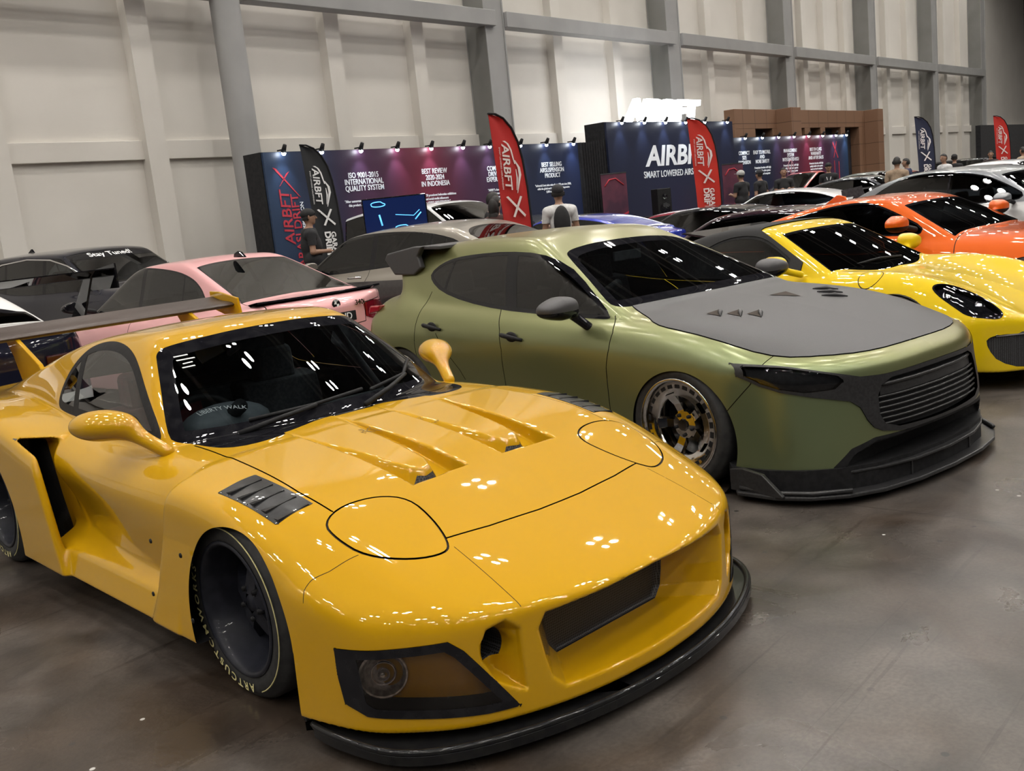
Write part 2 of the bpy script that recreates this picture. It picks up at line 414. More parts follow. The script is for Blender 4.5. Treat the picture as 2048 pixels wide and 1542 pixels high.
M_WHITE = noise_mix(mat('white_print', (0.8, 0.8, 0.8), 0.5), (0.77, 0.77, 0.77), (0.82, 0.82, 0.82), 20)
M_LENS = glass('lamp_lens', (0.85, 0.87, 0.9))
def mesh_pattern(name, scale=120.0, base=(0.012, 0.012, 0.013)):
    m = mat(name, base, 0.5); nt = m.node_tree; b = nt.nodes['Principled BSDF']; tc = nt.nodes.new('ShaderNodeTexCoord')
    v = nt.nodes.new('ShaderNodeTexVoronoi'); v.inputs['Scale'].default_value = scale; v.feature = 'DISTANCE_TO_EDGE'
    v.inputs['Randomness'].default_value = 0.15
    r = nt.nodes.new('ShaderNodeValToRGB'); r.color_ramp.elements[0].position = 0.06; r.color_ramp.elements[1].position = 0.12
    r.color_ramp.elements[0].color = (*[c*5 for c in base], 1); r.color_ramp.elements[1].color = (*[c*.2 for c in base], 1)
    nt.links.new(tc.outputs['Object'], v.inputs['Vector']); nt.links.new(v.outputs['Distance'], r.inputs['Fac']); nt.links.new(r.outputs['Color'], b.inputs['Base Color'])
    return m
M_MESH = mesh_pattern('grille_mesh')
# ------------------------------------------------------------------ lettering
def text_data(txt, size=1.0, offset=0.0, depth=0.0, align='CENTER', shear=0.0, spacing=1.0):
    """vertices and faces of a line of lettering lying in the XY plane"""
    c = bpy.data.curves.new('lettering', 'FONT'); c.body = txt; c.size = size; c.align_x = align; c.align_y = 'CENTER'
    c.offset = offset*size; c.extrude = depth; c.shear = shear; c.resolution_u = 3; c.space_character = spacing
    o = bpy.data.objects.new('lettering', c); COL.objects.link(o)
    dg = bpy.context.evaluated_depsgraph_get(); dg.update(); me = o.evaluated_get(dg).to_mesh()
    V = [tuple(v.co) for v in me.vertices]; F = [tuple(p.vertices) for p in me.polygons]
    o.evaluated_get(dg).to_mesh_clear(); bpy.data.objects.remove(o); bpy.data.curves.remove(c)
    return V, F
def text_obj(name, txt, size, M, m, parent=None, offset=0.0, depth=0.002, align='CENTER', shear=0.0):
    V, F = text_data(txt, size, offset, depth, align, shear)
    return mesh_from(name, [tuple(M @ Vector(v)) for v in V], F, m, parent)
# ------------------------------------------------------------------ wheels
def make_wheel(parent, x, side, yface, R, rimR, width, style, m_rim, zc=None, steer=0.0, lettering=None, m_hub=None, dish=.06):
    """side -1 right / +1 left; yface = |y| of the tyre's outer face"""
    zc = R-.012 if zc is None else zc
    w_ = bpy.data.objects.new('wheel', None); COL.objects.link(w_); w_.parent = parent; w_.location = (x, side*yface, zc); w_.empty_display_size = .1
    w_.rotation_euler = (0, 0, steer)
    s = side; b = MB()
    b.lathe([(rimR-.012, -.01*s), (rimR+.004, .001*s), (rimR+.02, .004*s), ((R+rimR)/2+.005, .006*s), (R-.028, -.002*s), (R-.01, -.012*s), (R, -.03*s),
             (R, (-width+.03)*s), (R-.012, (-width+.008)*s), (rimR, -width*s)], 64)
    b.build('tyre', M_TYRE, w_)
    r = MB()
    r.lathe([(rimR+.006, .004*s), (rimR+.002, .008*s), (rimR-.008, .006*s), (rimR-.014, -.006*s), (rimR-.022, -.02*s), (rimR-.03, -dish*s*1.2), (rimR-.05, -dish*s*1.8), (rimR-.055, -width*s)], 64)
    d = -dish*s
    if style == 'five':
        for k in range(5):
            a = 2*math.pi*k/5+.3; ca, sa = math.cos(a), math.sin(a); M = Matrix(((ca, 0, -sa, 0), (0, 1, 0, 0), (sa, 0, ca, 0), (0, 0, 0, 1)))
            hw0, hw1 = .034, .026
            V = []
            for rr, hw, yy, th in ((.03, hw0, d*.9, .03), (rimR*.5, hw1, d*1.0, .028), (rimR-.035, hw1*1.05, d*1.55, .03)):
                for zz in (-hw, hw):
                    V.append((rr, yy+.012*s if rr < .1 else yy, zz)); V.append((rr, yy-th*s, zz*1.1))
            V = [tuple(M @ Vector(v)) for v in V]; F = []
            for i in range(2):
                q = i*4; F += [(q, q+2, q+6, q+4), (q+1, q+5, q+7, q+3), (q, q+4, q+5, q+1), (q+2, q+3, q+7, q+6)]
            r.add(V, F, False)
        r.lathe([(0, d*.72), (.026, d*.72), (.032, d*.85), (.062, d*.95), (.07, d*1.4)], 24)
    elif style == 'dish5':      # five spokes bolted to a broad ring with square pockets
        yo = -.012*s; ri, ro = rimR*.64, rimR*.80
        r.lathe([(rimR-.012, -.012*s), (rimR-.018, yo*1.2), (ri, yo*1.2), (ri-.006, yo*2.6)], 72)
        for k in range(5):
            a = 2*math.pi*k/5+1.9; ca, sa = math.cos(a), math.sin(a); M = Matrix(((ca, 0, -sa, 0), (0, 1, 0, 0), (sa, 0, ca, 0), (0, 0, 0, 1)))
            V = []
            for rr, hw, yy, th in ((.03, .028, d*.8, .03), (.075, .026, d*.9, .03), (ri*.72, .027, d*.75, .026), (ri+.012, .036, yo*.9, .02)):
                V += [(rr, yy, -hw*.8), (rr, yy-th*s, -hw), (rr, yy, hw*.8), (rr, yy-th*s, hw)]
            V = [tuple(M @ Vector(v)) for v in V]; F = []
            for i in range(3):
                q = i*4; F += [(q, q+2, q+6, q+4), (q+1, q+5, q+7, q+3), (q, q+4, q+5, q+1), (q+2, q+3, q+7, q+6)]
            r.add(V, F, False)
            r.box(.058, .070, d*.92, d*.92+.004*s, -.006, .006, M @ Matrix.Rotation(0, 4, 'Y'))
        r.lathe([(0, d*.55), (.030, d*.55), (.033, d*.75), (.072, d*.85), (.08, d*1.4)], 10, smooth=False)
        pk = MB()
        for k in range(26):
            a = 2*math.pi*(k+.5)/26; ca, sa = math.cos(a), math.sin(a); M = Matrix(((ca, 0, -sa, 0), (0, 1, 0, 0), (sa, 0, ca, 0), (0, 0, 0, 1)))
            pk.box(ro, rimR-.030, yo*1.2-.006*s, yo*1.2+.0012*s, -.0155, .0155, M)
        pk.build('rim_pocket', M_BLACKM, w_)
    else:                       # plain multi-spoke
        n = 10
        for k in range(n):
            a = 2*math.pi*k/n; ca, sa = math.cos(a), math.sin(a); M = Matrix(((ca, 0, -sa, 0), (0, 1, 0, 0), (sa, 0, ca, 0), (0, 0, 0, 1)))
            r.box(.03, rimR-.03, d-.012, d+.012, -.014, .014, M)
        r.lathe([(0, d-.02*s), (.06, d-.018*s), (.07, d*1.5)], 20)
    r.build('rim', m_rim, w_)
    nb = MB()
    for k in range(5):
        a = 2*math.pi*(k+.5)/5+.3; nb.lathe([(0, .012*s), (.009, .01*s), (.011, -.01*s)], 8, Matrix.Translation((math.cos(a)*.055, d*.8, math.sin(a)*.055)))
    nb.build('wheel_nuts', M_BLACKM, w_)
    bd = MB(); bd.lathe([(.05, -dish*2.2*s), (rimR*.72, -dish*2.2*s), (rimR*.72, (-dish*2.2-.025)*s), (.05, (-dish*2.2-.025)*s)], 40, closed=True)
    bd.build('brake_disc', m_brake, w_)
    cp = MB(); cp.box(rimR*.42, rimR*.76, -dish*2.0*s, (-dish*2.2-.05)*s, -.06, .06, Matrix.Rotation(-.5, 4, 'Y')); cp.build('brake_caliper', m_hub or M_BLACKM, w_, .01)
    if lettering:
        txt, ring_m, r0 = lettering
        tv, tf = text_data(txt, .040, .022, 0.0, 'CENTER', 0, 1.45)
        L = max(v[0] for v in tv)-min(v[0] for v in tv); span = math.radians(128); out = []
        for (u, v, _) in tv:
            th = math.radians(-140)-(u/L)*span; rr = r0+v; out.append((-s*rr*math.cos(th), .0085*s, rr*math.sin(th)))
        mesh_from('tyre_lettering', out, tf, ring_m, w_)
        lb = MB(); pts = []
        for k in range(61):
            th = math.radians(-66)+math.radians(216)*k/60; pts.append((-s*math.cos(th)*(r0+.016), .0085*s, math.sin(th)*(r0+.016)))
        lb.tube(pts, .0022, 6); lb.build('tyre_stripe', ring_m, w_)
    return w_
m_brake = noise_mix(mat('brake_steel', (0.12, 0.12, 0.12), 0.35, metal=1.0), (0.1, 0.1, 0.1), (0.15, 0.15, 0.15), 30)
# ------------------------------------------------------------------ seats, steering wheel
def make_seat(parent, x, y, z0, m, scale=1.0, wing_=True, hh=.62):
    s_ = bpy.data.objects.new('seat', None); COL.objects.link(s_); s_.parent = parent; s_.location = (x, y, z0)
    b = MB(); b.box(-.02, .46, -.23, .23, 0, .14); b.build('seat_cushion', m, s_, .05, 3)
    k = MB(); k.prism([(-.05, .06), (.08, .06), (-.04, hh), (-.16, hh+.02), (-.18, hh)], 1, -.22, .22)
    k.build('backrest', m, s_, .045, 3)
    h = MB(); h.prism([(-.19, hh+.0), (-.06, hh-.02), (-.08, hh+.17), (-.18, hh+.17)], 1, -.12, .12); h.build('headrest', m, s_, .035, 3)
    return s_
def make_steering(parent, x, y, z, r=.18, tilt=-.45):
    M = Matrix.Translation((x, y, z)) @ Matrix.Rotation(tilt, 4, 'Y')
    b = MB(); pts = [tuple(M @ Vector((0, r*math.cos(a), r*math.sin(a)))) for a in [2*math.pi*k/32 for k in range(33)]]
    b.tube(pts, .016, 8, cap=False)
    for a in (math.pi*.0, math.pi, -math.pi/2):
        b.tube([tuple(M @ Vector((0, 0, 0))), tuple(M @ Vector((0, r*math.cos(a), r*math.sin(a))))], .014, 6)
    b.tube([tuple(M @ Vector((0, 0, 0))), tuple(M @ Vector((.35, 0, 0)))], .03, 10)
    return b.build('steering_wheel', M_BLACKM, parent)
def mirrored(obj, parent=None):
    """copy of a part reflected to the car's other side, as real mesh data"""
    me = obj.data.copy(); o = obj.copy(); o.data = me
    for v in me.vertices: v.co.y = -v.co.y
    me.flip_normals(); COL.objects.link(o); o.parent = parent or obj.parent
    return o

def arch_liner(parent, cx, cz, r, sg, yo, yi, a0=-60, a1=240):
    b = MB(); n = 40; V = []
    for i in range(n+1):
        t = math.radians(a0+(a1-a0)*i/n); V += [(cx+r*math.cos(t), sg*yo, cz+r*math.sin(t)), (cx+r*math.cos(t), sg*yi, cz+r*math.sin(t))]
    b.add(V, [(2*i, 2*i+1, 2*i+3, 2*i+2) for i in range(n)], True)
    b.add([V[2*i+1] for i in range(n+1)], [tuple(range(n+1))]); me = b.build('wheel_arch_liner', M_BLACKM, parent); return me
# ------------------------------------------------------------------ the yellow wide-body coupe
def build_yellow():
    car = empty('sports_car', (Y_POSE[0], Y_POSE[1], 0), 0, 'amber yellow wide-body coupe with vented bonnet and low black front splitter', 'car')
    car.rotation_euler = (0, 0, Y_POSE[2]-math.pi/2)
    P = paint('amber_yellow_paint', (0.50, 0.275, 0.003), 0.0, .35, 1.0, (0.48, 0.262, 0.003))
    P.node_tree.nodes['Principled BSDF'].inputs['Specular IOR Level'].default_value = .08
    F = yellow_F
    V, T = nets(F, (-3.5, -1.08, .08), (1.16, 1.08, 1.2), YH)
    hoodpoly = [(-.60, -.2), (-.60, .619), (-.347, .630), (-.084, .642), (.18, .655), (.345, .645), (.38, .60), (.645, .452), (.672, .30), (.69, .10), (.692, -.2)]
    lid = smooth_poly([(.372, .700), (.335, .60), (.352, .475), (.42, .405), (.55, .42), (.665, .46), (.70, .50), (.66, .60), (.56, .69), (.45, .71)], 2)
    vent = [(-.063, .812), (-.056, .674), (.268, .664), (.262, .796)]
    wsp = [(-.8, .752), (0, .760), (.25, .752), (.52, .742), (.640, .748), (.645, .775), (.50, 1.035), (.455, 1.066), (.30, 1.083), (0, 1.098), (-.8, 1.098)]
    wsp = [(0-.2, .757)]+[(0.1, .757), (.25, .752), (.52, .742), (.63, .744), (.647, .765), (.505, 1.025), (.48, 1.055), (.43, 1.072), (.25, 1.09), (.1, 1.098), (-.2, 1.098)]
    wsp = [wsp[0]]+smooth_poly(wsp, 2)[3:-3]+[wsp[-1]]
    wing_ = [(-1.93, .80), (-1.955, .86), (-1.93, .955), (-1.83, 1.045), (-1.72, 1.078), (-1.55, 1.09), (-1.36, 1.075), (-1.20, 1.03), (-1.04, .945), (-.76, .757), (-.82, .748), (-1.25, .765), (-1.60, .775), (-1.83, .785)]
    wing_ = smooth_poly(wing_, 2)
    fog = [(.862, .335), (.672, .352), (.64, .32), (.515, .125), (.60, .125), (.83, .140), (.855, .17)]
    bmp = [(.545, .69), (.515, .79), (.49, .835), (.487, .86), (.51, .90)]
    top = lambda z: .5-z
    reg = []
    R = lambda n, f: reg.append((n, f))
    side = lambda y: .30-np.abs(y)
    arch = lambda x, y, z: np.maximum(np.minimum(np.minimum(np.hypot(x-.105, z-.285)-.325, np.maximum(np.maximum(x-.432, z-.29), .1-x)), np.hypot(x+2.32, z-.22)-.455), .60-np.abs(y))
    ws_ = lambda x, y, z: np.maximum(sdpoly(np.abs(y), z, wsp), -1.16-x)
    sw_ = lambda x, y, z: np.maximum(sdpoly(x, z, wing_), .33-np.abs(y))
    reg.append(ring_reg('panel_gap', lambda x, y, z: sdpoly(x, np.abs(y), hoodpoly), .0026, lambda x, y, z: .44-z))
    reg.append(('bonnet', lambda x, y, z: np.maximum(sdpoly(x, np.abs(y), hoodpoly)+.0026, .44-z), []))
    reg.append(ring_reg('bonnet_gap_line', lambda x, y, z: ssline(x, np.abs(y), [(.60, .456), (1.15, .490)]), .0011, lambda x, y, z: np.maximum(.405-z, .69-x)))
    reg.append(ring_reg('bumper_gap_line', lambda x, y, z: ssline(x, np.abs(y), bmp+[(.50, 1.0)]), .0012, lambda x, y, z: np.maximum(np.maximum(.45-z, .70-np.abs(y)), .3-x)))
    R('windshield_surround', lambda x, y, z: ws_(x, y, z)-.006)
    R('windshield_border', lambda x, y, z: ws_(x, y, z))
    R('windshield', lambda x, y, z: ws_(x, y, z)+.035)
    R('window_seal', lambda x, y, z: sw_(x, y, z)-.002)
    R('side_window', lambda x, y, z: sw_(x, y, z)+.032)
    R('window_pillar', lambda x, y, z: np.maximum(np.maximum(sw_(x, y, z), np.abs((x+1.74)+(z-.9)*.55)-.03), -sw_(x, y, z)*0-1))
    reg.append(ring_reg('lid_gap', lambda x, y, z: sdpoly(x, np.abs(y), lid), .0036, lambda x, y, z: .44-z))
    reg.append(('headlight_lid', lambda x, y, z: np.maximum(sdpoly(x, np.abs(y), lid)+.0036, .44-z), []))
    R('fender_vent', lambda x, y, z: np.maximum(sdpoly(x, np.abs(y), vent), .50-z))
    R('lamp_frame', lambda x, y, z: np.maximum(np.maximum(sdpoly(np.abs(y), z, fog), .60-x), z-.40))
    R('lamp_cover', lambda x, y, z: np.maximum(np.maximum(sdpoly(np.abs(y), z, fog)+.026, .60-x), z-.40))
    R('radiator_mesh', lambda x, y, z: np.maximum(np.maximum(x-.855, mouth_sd(x, y, z)-.05), .75-x))
    R('duct_shade', lambda x, y, z: np.maximum(np.maximum(x-.90, np.hypot(np.abs(y)-.548, z-.300)-.053), .58-x))  # bore of the round ducts coloured black to stand for its shade
    R('vent_mesh', lambda x, y, z: np.maximum(np.maximum(sdpoly(x, np.abs(y), [(.262, .10), (.262, .33), (.36, .33), (.36, .10)]), z-_yT(x, np.abs(y))+.022), .44-z))
    R('side_intake', lambda x, y, z: np.maximum(np.maximum(np.maximum((x-(-1.58+(.78-z)*.33))*.95+.21, np.abs(y)-.90), np.maximum(.24-z, z-.715)), -2.6-x))  # inner pocket walls coloured black, standing for the shade deep inside
    R('void', arch)
    V, T, lab = carve_parts(F, V, T, reg)
    C = V[T].mean(1)
    # step of the bonnet vents is open to the radiator
    sc_ = (lab == 'bonnet') & (C[:, 0] > .325) & (C[:, 0] < .36) & (C[:, 2] < _yT(C[:, 0], np.abs(C[:, 1]))-.012)
    M_VENT = noise_mix(mat('louvre_black', (0.02, 0.02, 0.022), 0.3, coat=.15, spec=.3), (0.007, 0.007, 0.008), (0.014, 0.014, 0.015), 60)
    M_AMBERCOVER = glass('smoked_cover', (0.80, 0.72, 0.66))
    E_ = lambda sel, n, m, off=0, par=car: emit(F, V, T, sel, n, m, par, off)
    body = E_(lab == 'body', 'body', P)
    hood = E_(lab == 'bonnet', 'bonnet', P, .001)
    gap = E_((lab == 'panel_gap') | (lab == 'lid_gap'), 'panel_gap', M_GAP, -.006)
    gap2 = E_((lab == 'bonnet_gap_line') | (lab == 'bumper_gap_line'), 'bumper_seam', M_GAP, -.001)
    E_(lab == 'windshield_surround', 'windscreen_seal', M_BLACKG)
    wb = E_(lab == 'windshield_border', 'windscreen_border', M_BLACKG, .001)
    wsg = E_(lab == 'windshield', 'windscreen', M_GLASS, .001)
    for sg in (-1, 1):
        s_ = C[:, 1]*sg > 0
        w = E_((lab == 'side_window') & s_, 'side_window', M_GLASS)
        E_(((lab == 'window_seal') | (lab == 'window_pillar')) & s_, 'window_seal', M_BLACKM, .001)
        E_((lab == 'headlight_lid') & s_, 'headlight_lid', P, .001)
        for (ax_, az_, rr_, yo_) in ((.105, .285, .329, .845), (-2.32, .22, .459, .89)): arch_liner(car, ax_, az_, rr_, sg, yo_, .56, *((-22, 202) if ax_ > 0 else (-7, 187)))
        v = E_((lab == 'fender_vent') & s_, 'fender_vent', M_VENT, .0015)
        # louvres standing on the vent
        lo = MB(); cs = [(-.063, .812), (-.056, .674), (.268, .664), (.262, .796)]
        for k in range(5):
            t = (k+.35)/5
            a = np.array(cs[0])*(1-t)+np.array(cs[3])*t; b = np.array(cs[1])*(1-t)+np.array(cs[2])*t
            dx = .04
            q = []
            for p, w2 in ((a, .09), (b, -.09)):
                py = p[1]+(b[1]-a[1])*w2*1.0
                for ddx, dz in ((0, .002), (dx, .013), (dx+.003, .002)):
                    z_ = float(_yT(np.array([p[0]+ddx]), np.array([py]))[0]); q.append((p[0]+ddx, sg*py, z_+dz-.003-(.0 if True else 0)))
            lo.add(q, [(0, 1, 4, 3), (1, 2, 5, 4), (0, 2, 1), (3, 4, 5)])
        if v: lo.build('louvre', M_VENT, v)
        bo = MB()
        for k in range(7):
            t = k/6
            for (A, B_) in ((cs[0], cs[3]), (cs[1], cs[2])):
                px = A[0]*(1-t)+B_[0]*t; py = A[1]*(1-t)+B_[1]*t; py += (-.006 if A is cs[0] else .006)
                px = min(max(px, -.05), .255)
                z_ = float(_yT(np.array([px]), np.array([py]))[0]); bo.ball((px, sg*py, z_-.001), .0045, 6, 4)
        if v: bo.build('rivets', M_CHROME, v)
        E_((lab == 'lamp_frame') & s_, 'lamp_frame', M_BLACKG, .003)
        E_((lab == 'lamp_cover') & s_, 'lamp_cover', M_AMBERCOVER, .002)
        hs = E_((lab == 'lamp_cover') & s_, 'lamp_housing', P, -.07)
        lp = MB(); M = Matrix.Translation((.70, sg*.775, .245)) @ Matrix.Rotation(math.atan2(-.80, sg*.60), 4, 'Z')
        lp.lathe([(0, -.045), (.02, -.042), (.045, -.03), (.062, -.005), (.068, .0), (.070, -.006), (.066, -.02)], 28, M)
        lpo = lp.build('fog_lamp', noise_mix(mat('lamp_reflector', (.8, .8, .8), .3, metal=.35), (.5, .5, .5), (.9, .9, .9), 60), car)
        bu = MB(); bu.ball(tuple(M @ Vector((0, -.012, 0))), .020, 12, 8); bu.lathe([(.030, -.018), (.034, -.010), (.038, -.018)], 24, M); bu.build('lamp_bulb', M_CHROME, lpo)
        ln = MB(); ln.lathe([(0, .012), (.03, .010), (.055, .003), (.064, -.003)], 28, M); ln.build('lamp_glass', M_LENS, lpo)
        E_((lab == 'side_intake') & s_, 'side_intake', M_MESH)
        E_((lab == 'duct_shade') & s_, 'duct_shade', M_MESH)
    E_(lab == 'vent_mesh', 'vent_mesh', M_MESH)
    rm = E_(lab == 'radiator_mesh', 'radiator_mesh', M_MESH)
    # splitter
    oc = [(.42, .885), (.54, .895), (.68, .875), (.80, .845), (.90, .76), (.985, .62), (1.06, .42), (1.105, .2), (1.115, 0)]
    op = oc+[(x, -y) for x, y in oc[-2::-1]]
    op = [op[0]]+smooth_poly(op, 3)[7:-7]+[op[-1]]
    sp = MB(); inn = [(x-.20, y*.9) for x, y in op]
    for (z0, z1, ex) in ((.035, .062, 0),):
        sp.prism(op, 2, z0, z1)
    M_SPL = noise_mix(mat('splitter_carbon', (0.01, 0.01, 0.011), 0.25, coat=.35, spec=.1), (0.008, 0.008, 0.009), (0.011, 0.011, 0.011), 30, 0)
    sp.build('front_splitter', M_SPL, car, .012, 3)
    lipb = MB()
    lipb.tube([(x-.012, y*.99, .066) for x, y in op], .011, 10, flat=1.0); lipb.build('splitter_lip', M_SPL, car)
    # number of dark fixing holes on the front wing's rear panel
    dots = MB()
    for (x, z) in ((-.44, .48), (-.21, .47), (-.50, .27), (-.20, .24)): dots.lathe([(0, -.003), (.008, -.003), (.009, .001)], 10, Matrix.Translation((x, -.906, z)))
    dots.build('fixing_holes', M_BLACKM, body)
    # mirrors
    for sg in (-1, 1):
        def fm(x, y, z):
            y = y*sg
            ux, uy = x+.905, y-.832; p = ux*.90-uy*.436; q = ux*.436+uy*.90
            h = (np.sqrt((p/.150)**2+(q/(.078-.12*np.clip(p, -.1, .1)*0))**2+((z-.838)/.060)**2)-1)*.07
            h = smax(h, -.17-ux*.8-uy*.0, .03)
            t = np.clip(((x+.66)*-.16+(y-.70)*.08+(z-.73)*.09)/(.16**2+.08**2+.09**2), 0, 1)
            st_ = np.sqrt((x+.66+.16*t)**2+(y-.70-.08*t)**2+(z-.73-.09*t)**2)-(.026+.004*t)
            return smin(h, st_, .07)
        mv, mt = nets(fm, (-1.1, .60 if sg > 0 else -1.0, .64), (-.58, 1.0 if sg > 0 else -.60, .93), .0085)
        mo = mesh_from('wing_mirror', mv, mt, P, car, True, grad(fm, mv))
    # wipers
    def wp(pts, r, nm):
        b = MB(); b.tube(pts, r, 8); return b.build(nm, M_BLACKM, car)
    def onws(y, z, off=.02): a = abs(y); return -(z-.750)/.625-.445-.62*a*a
    for (y0, z0, y1, z1, y2, z2) in ((-.46, .752, -.13, .800, .12, .812), (.06, .765, .42, .815, .57, .850)):
        wv = empty('wiper', (0, 0, 0)); wv.parent = car
        b = MB(); b.tube([(onws(y0, z0)+.035, y0, z0), (onws((y0+y1)/2, (z0+z1)/2)+.05, (y0+y1)/2, (z0+z1)/2+.01), (onws(y1, z1)+.035, y1, z1)], [.012, .010, .008], 8); b.build('wiper_arm', M_BLACKM, wv)
        b = MB(); ya, za = y1-.26, z1-.012
        b.tube([(onws(ya, za)+.018, ya, za), (onws(y1, z1)+.022, y1, z1), (onws(y2, z2)+.018, y2, z2)], .008, 6); b.build('wiper_blade', M_BLACKM, wv)
    # rear wing on stands
    wg = empty('rear_wing', (0, 0, 0)); wg.parent = car
    n = 14; up_ = []; lo_ = []
    for i in range(n+1):
        t = i/n; c = .27; th = .020*math.sin(math.pi*t**.6); cam_ = -.02*math.sin(math.pi*t)
        x0 = -2.80-c*t; zz = 1.085+.085*t*.6
        up_.append((x0, zz+cam_+th)); lo_.append((x0, zz+cam_-th))
    pl = MB(); pl.prism(up_+lo_[::-1], 1, -.80, .80, smooth=True); pl.build('wing_plane', noise_mix(mat('brown_carbon', (.05, .035, .03), .4), (.045, .03, .026), (.06, .042, .036), 80), wg)
    for sg in (-1, 1):
        e = MB(); e.prism([(-2.74, 1.03), (-2.76, 1.125), (-2.99, 1.165), (-3.11, 1.17), (-3.11, 1.06), (-2.95, 1.02)], 1, sg*.80-.008, sg*.80+.008); e.build('endplate', P, wg, .004)
        e = MB(); e.prism([(-2.42, .85), (-2.52, .95), (-2.84, 1.085), (-3.02, 1.10), (-2.90, .98), (-2.80, .80), (-2.74, .76)], 1, sg*.50-.012, sg*.50+.012); e.build('wing_stand', P, wg, .005)
    # cabin
    d = MB(); d.prism([(-.30, .50), (-.42, .725), (-.62, .742), (-.86, .735), (-.95, .66), (-.95, .45), (-.4, .3)], 1, -.60, .60); d.build('dashboard', M_CABIN, car, .03, 3)
    cl = MB(); cl.ball((-.90, -.33, .735), (.13, .20, .085), 20, 10); cl.build('instrument_hood', noise_mix(mat('grey_dash', (.09, .10, .11), .6), (.08, .09, .10), (.10, .11, .12), 20), car)
    make_steering(car, -1.06, -.33, .67, .175)
    cage = MB()
    for sg in (-1, 1): cage.tube([(-.95, sg*.58, .60), (-1.25, sg*.50, 1.0), (-1.75, sg*.45, 1.045), (-2.3, sg*.45, .85)], .018, 8)
    cage.build('roll_cage', M_CABIN, car)  # roll cage tubes running under the roof
    red = noise_mix(mat('red_seat', (0.10, 0.012, 0.015), .8), (.08, .01, .012), (.12, .014, .018), 40)
    make_seat(car, -1.52, -.33, .24, red, hh=.52); make_seat(car, -1.52, .33, .24, M_SEAT, hh=.52)
    fl = MB(); fl.box(-2.9, -.4, -.62, .62, .14, .2); fl.box(-2.6, -2.05, -.58, .58, .2, .72); fl.build('cabin_floor', M_CABIN, car, .02)
    vm = MB(); vm.box(-1.10, -1.085, -.11, .11, .99, 1.045); vm.build('interior_mirror', M_CABIN, car, .006)
    # seat back lettering seen through the screen, arched
    tv, tf = text_data('LIBERTY WALK', .027, .002, 0); out = []
    for (u, v, _) in tv:
        th = math.pi/2-u/.23; rr = .215+v; yy, zz = -.43+rr*math.cos(th)*-1*-1, .70+rr*math.sin(th)*.62
        out.append((onws(yy, zz)-.03, yy, zz))
    mesh_from('screen_lettering', out, tf, M_WHITE, wsg)
    # registration sticker in the screen corner
    st_ = MB(); 
    for k, (a_, b_) in enumerate(((0, .05), (.0, .065), (.012, .035), (.0, .045))):
        yy, zz = -.455+a_, 1.035-.014*k
        q = [(onws(yy, zz)+.006, yy, zz), (onws(yy+b_, zz)+.006, yy+b_, zz+.004), (onws(yy+b_, zz-.0035)+.008, yy+b_, zz+.0005), (onws(yy, zz-.0035)+.008, yy, zz-.0035)]
        st_.add(q, [(0, 1, 2, 3)])
    st_.build('permit_sticker', M_WHITE, wsg)
    # felt-pen signatures on the bonnet
    M_INK = mat('felt_pen', (0.06, 0.035, 0.01), .6); rnd = random.Random(4)
    for (cx, cy, sx, sy, nn) in ((-.17, -.10, .10, .12, 34), (-.14, .07, .06, .10, 22), (.10, .0, .06, .10, 16), (-.06, .10, .03, .08, 14)):
        b = MB(); pts = []
        for i in range(nn):
            t = i/(nn-1); X = cx+sx*.5*math.sin(t*nn*.9)*rnd.uniform(.3, 1); Yy = cy+sy*(t-.5)+.012*math.sin(t*nn*1.7)
            pts.append((X, Yy, float(_yT(np.array([X]), np.array([abs(Yy)]))[0])+.002))
        b.tube(pts, .0011, 4, False, True, flat=.4); b.build('signature', M_INK, hood)
    # wheels
    blk = noise_mix(mat('satin_black_rim', (0.010, 0.011, 0.016), .4, coat=.08, spec=.15), (.012, .013, .018), (.018, .019, .026), 20)
    yl = noise_mix(mat('tyre_lettering_yellow', (0.62, 0.56, 0.25), .6), (.58, .52, .22), (.66, .6, .3), 30)
    gold = noise_mix(mat('gold_caliper', (0.6, 0.4, .05), .4), (.58, .38, .04), (.64, .43, .06), 20)
    for sg in (-1, 1):
        make_wheel(car, 0, sg, .845, .312, .225, .24, 'five', blk, .306, 0, ('ARTCUSTOMWORKS', yl, .262), gold, .075)
        make_wheel(car, -2.425, sg, .850, .318, .228, .28, 'five', blk, .312, 0, ('ARTCUSTOMWORKS', yl, .266), gold, .085)
    return car
YH = .009
# ------------------------------------------------------------------ green hatchback: body field
G_POSE = (5.026, 2.489, math.radians(-9.96))
_gT = T2([-3.6, -3.0, -2.4, -1.6, -.9, -.5, -.1, .3, .6, .8, .95, 1.1], [0, .3, .55, .72, .85, .98], [
 [.90, .90, .89, .85, .78, .62], [.96, .96, .955, .93, .86, .70], [.955, .955, .95, .925, .85, .68], [.93, .93, .925, .895, .81, .65],
 [.92, .92, .91, .875, .785, .63], [.905, .90, .885, .855, .775, .63], [.862, .858, .85, .832, .765, .62], [.795, .79, .782, .762, .695, .55],
 [.725, .72, .70, .66, .585, .45], [.67, .662, .635, .575, .48, .35], [.615, .60, .555, .475, .37, .25], [.53, .51, .45, .36, .26, .15]])
_gW = T2([-3.6, -3.0, -2.7, -2.0, -1.2, -.5, 0, .5, .9], [.1, .3, .5, .65, .8, .95], [
 [.74, .78, .80, .80, .77, .66], [.82, .86, .885, .885, .85, .74], [.84, .88, .90, .90, .86, .76], [.80, .84, .87, .88, .845, .76],
 [.80, .84, .865, .875, .84, .76], [.82, .86, .875, .875, .835, .76], [.86, .885, .89, .88, .83, .75], [.86, .87, .86, .84, .78, .70], [.80, .80, .78, .74, .68, .6]])
_gXF = T1([(0, .93), (.2, .922), (.4, .89), (.55, .835), (.68, .745), (.78, .63), (.85, .48), (.90, .30), (1.0, 0)])
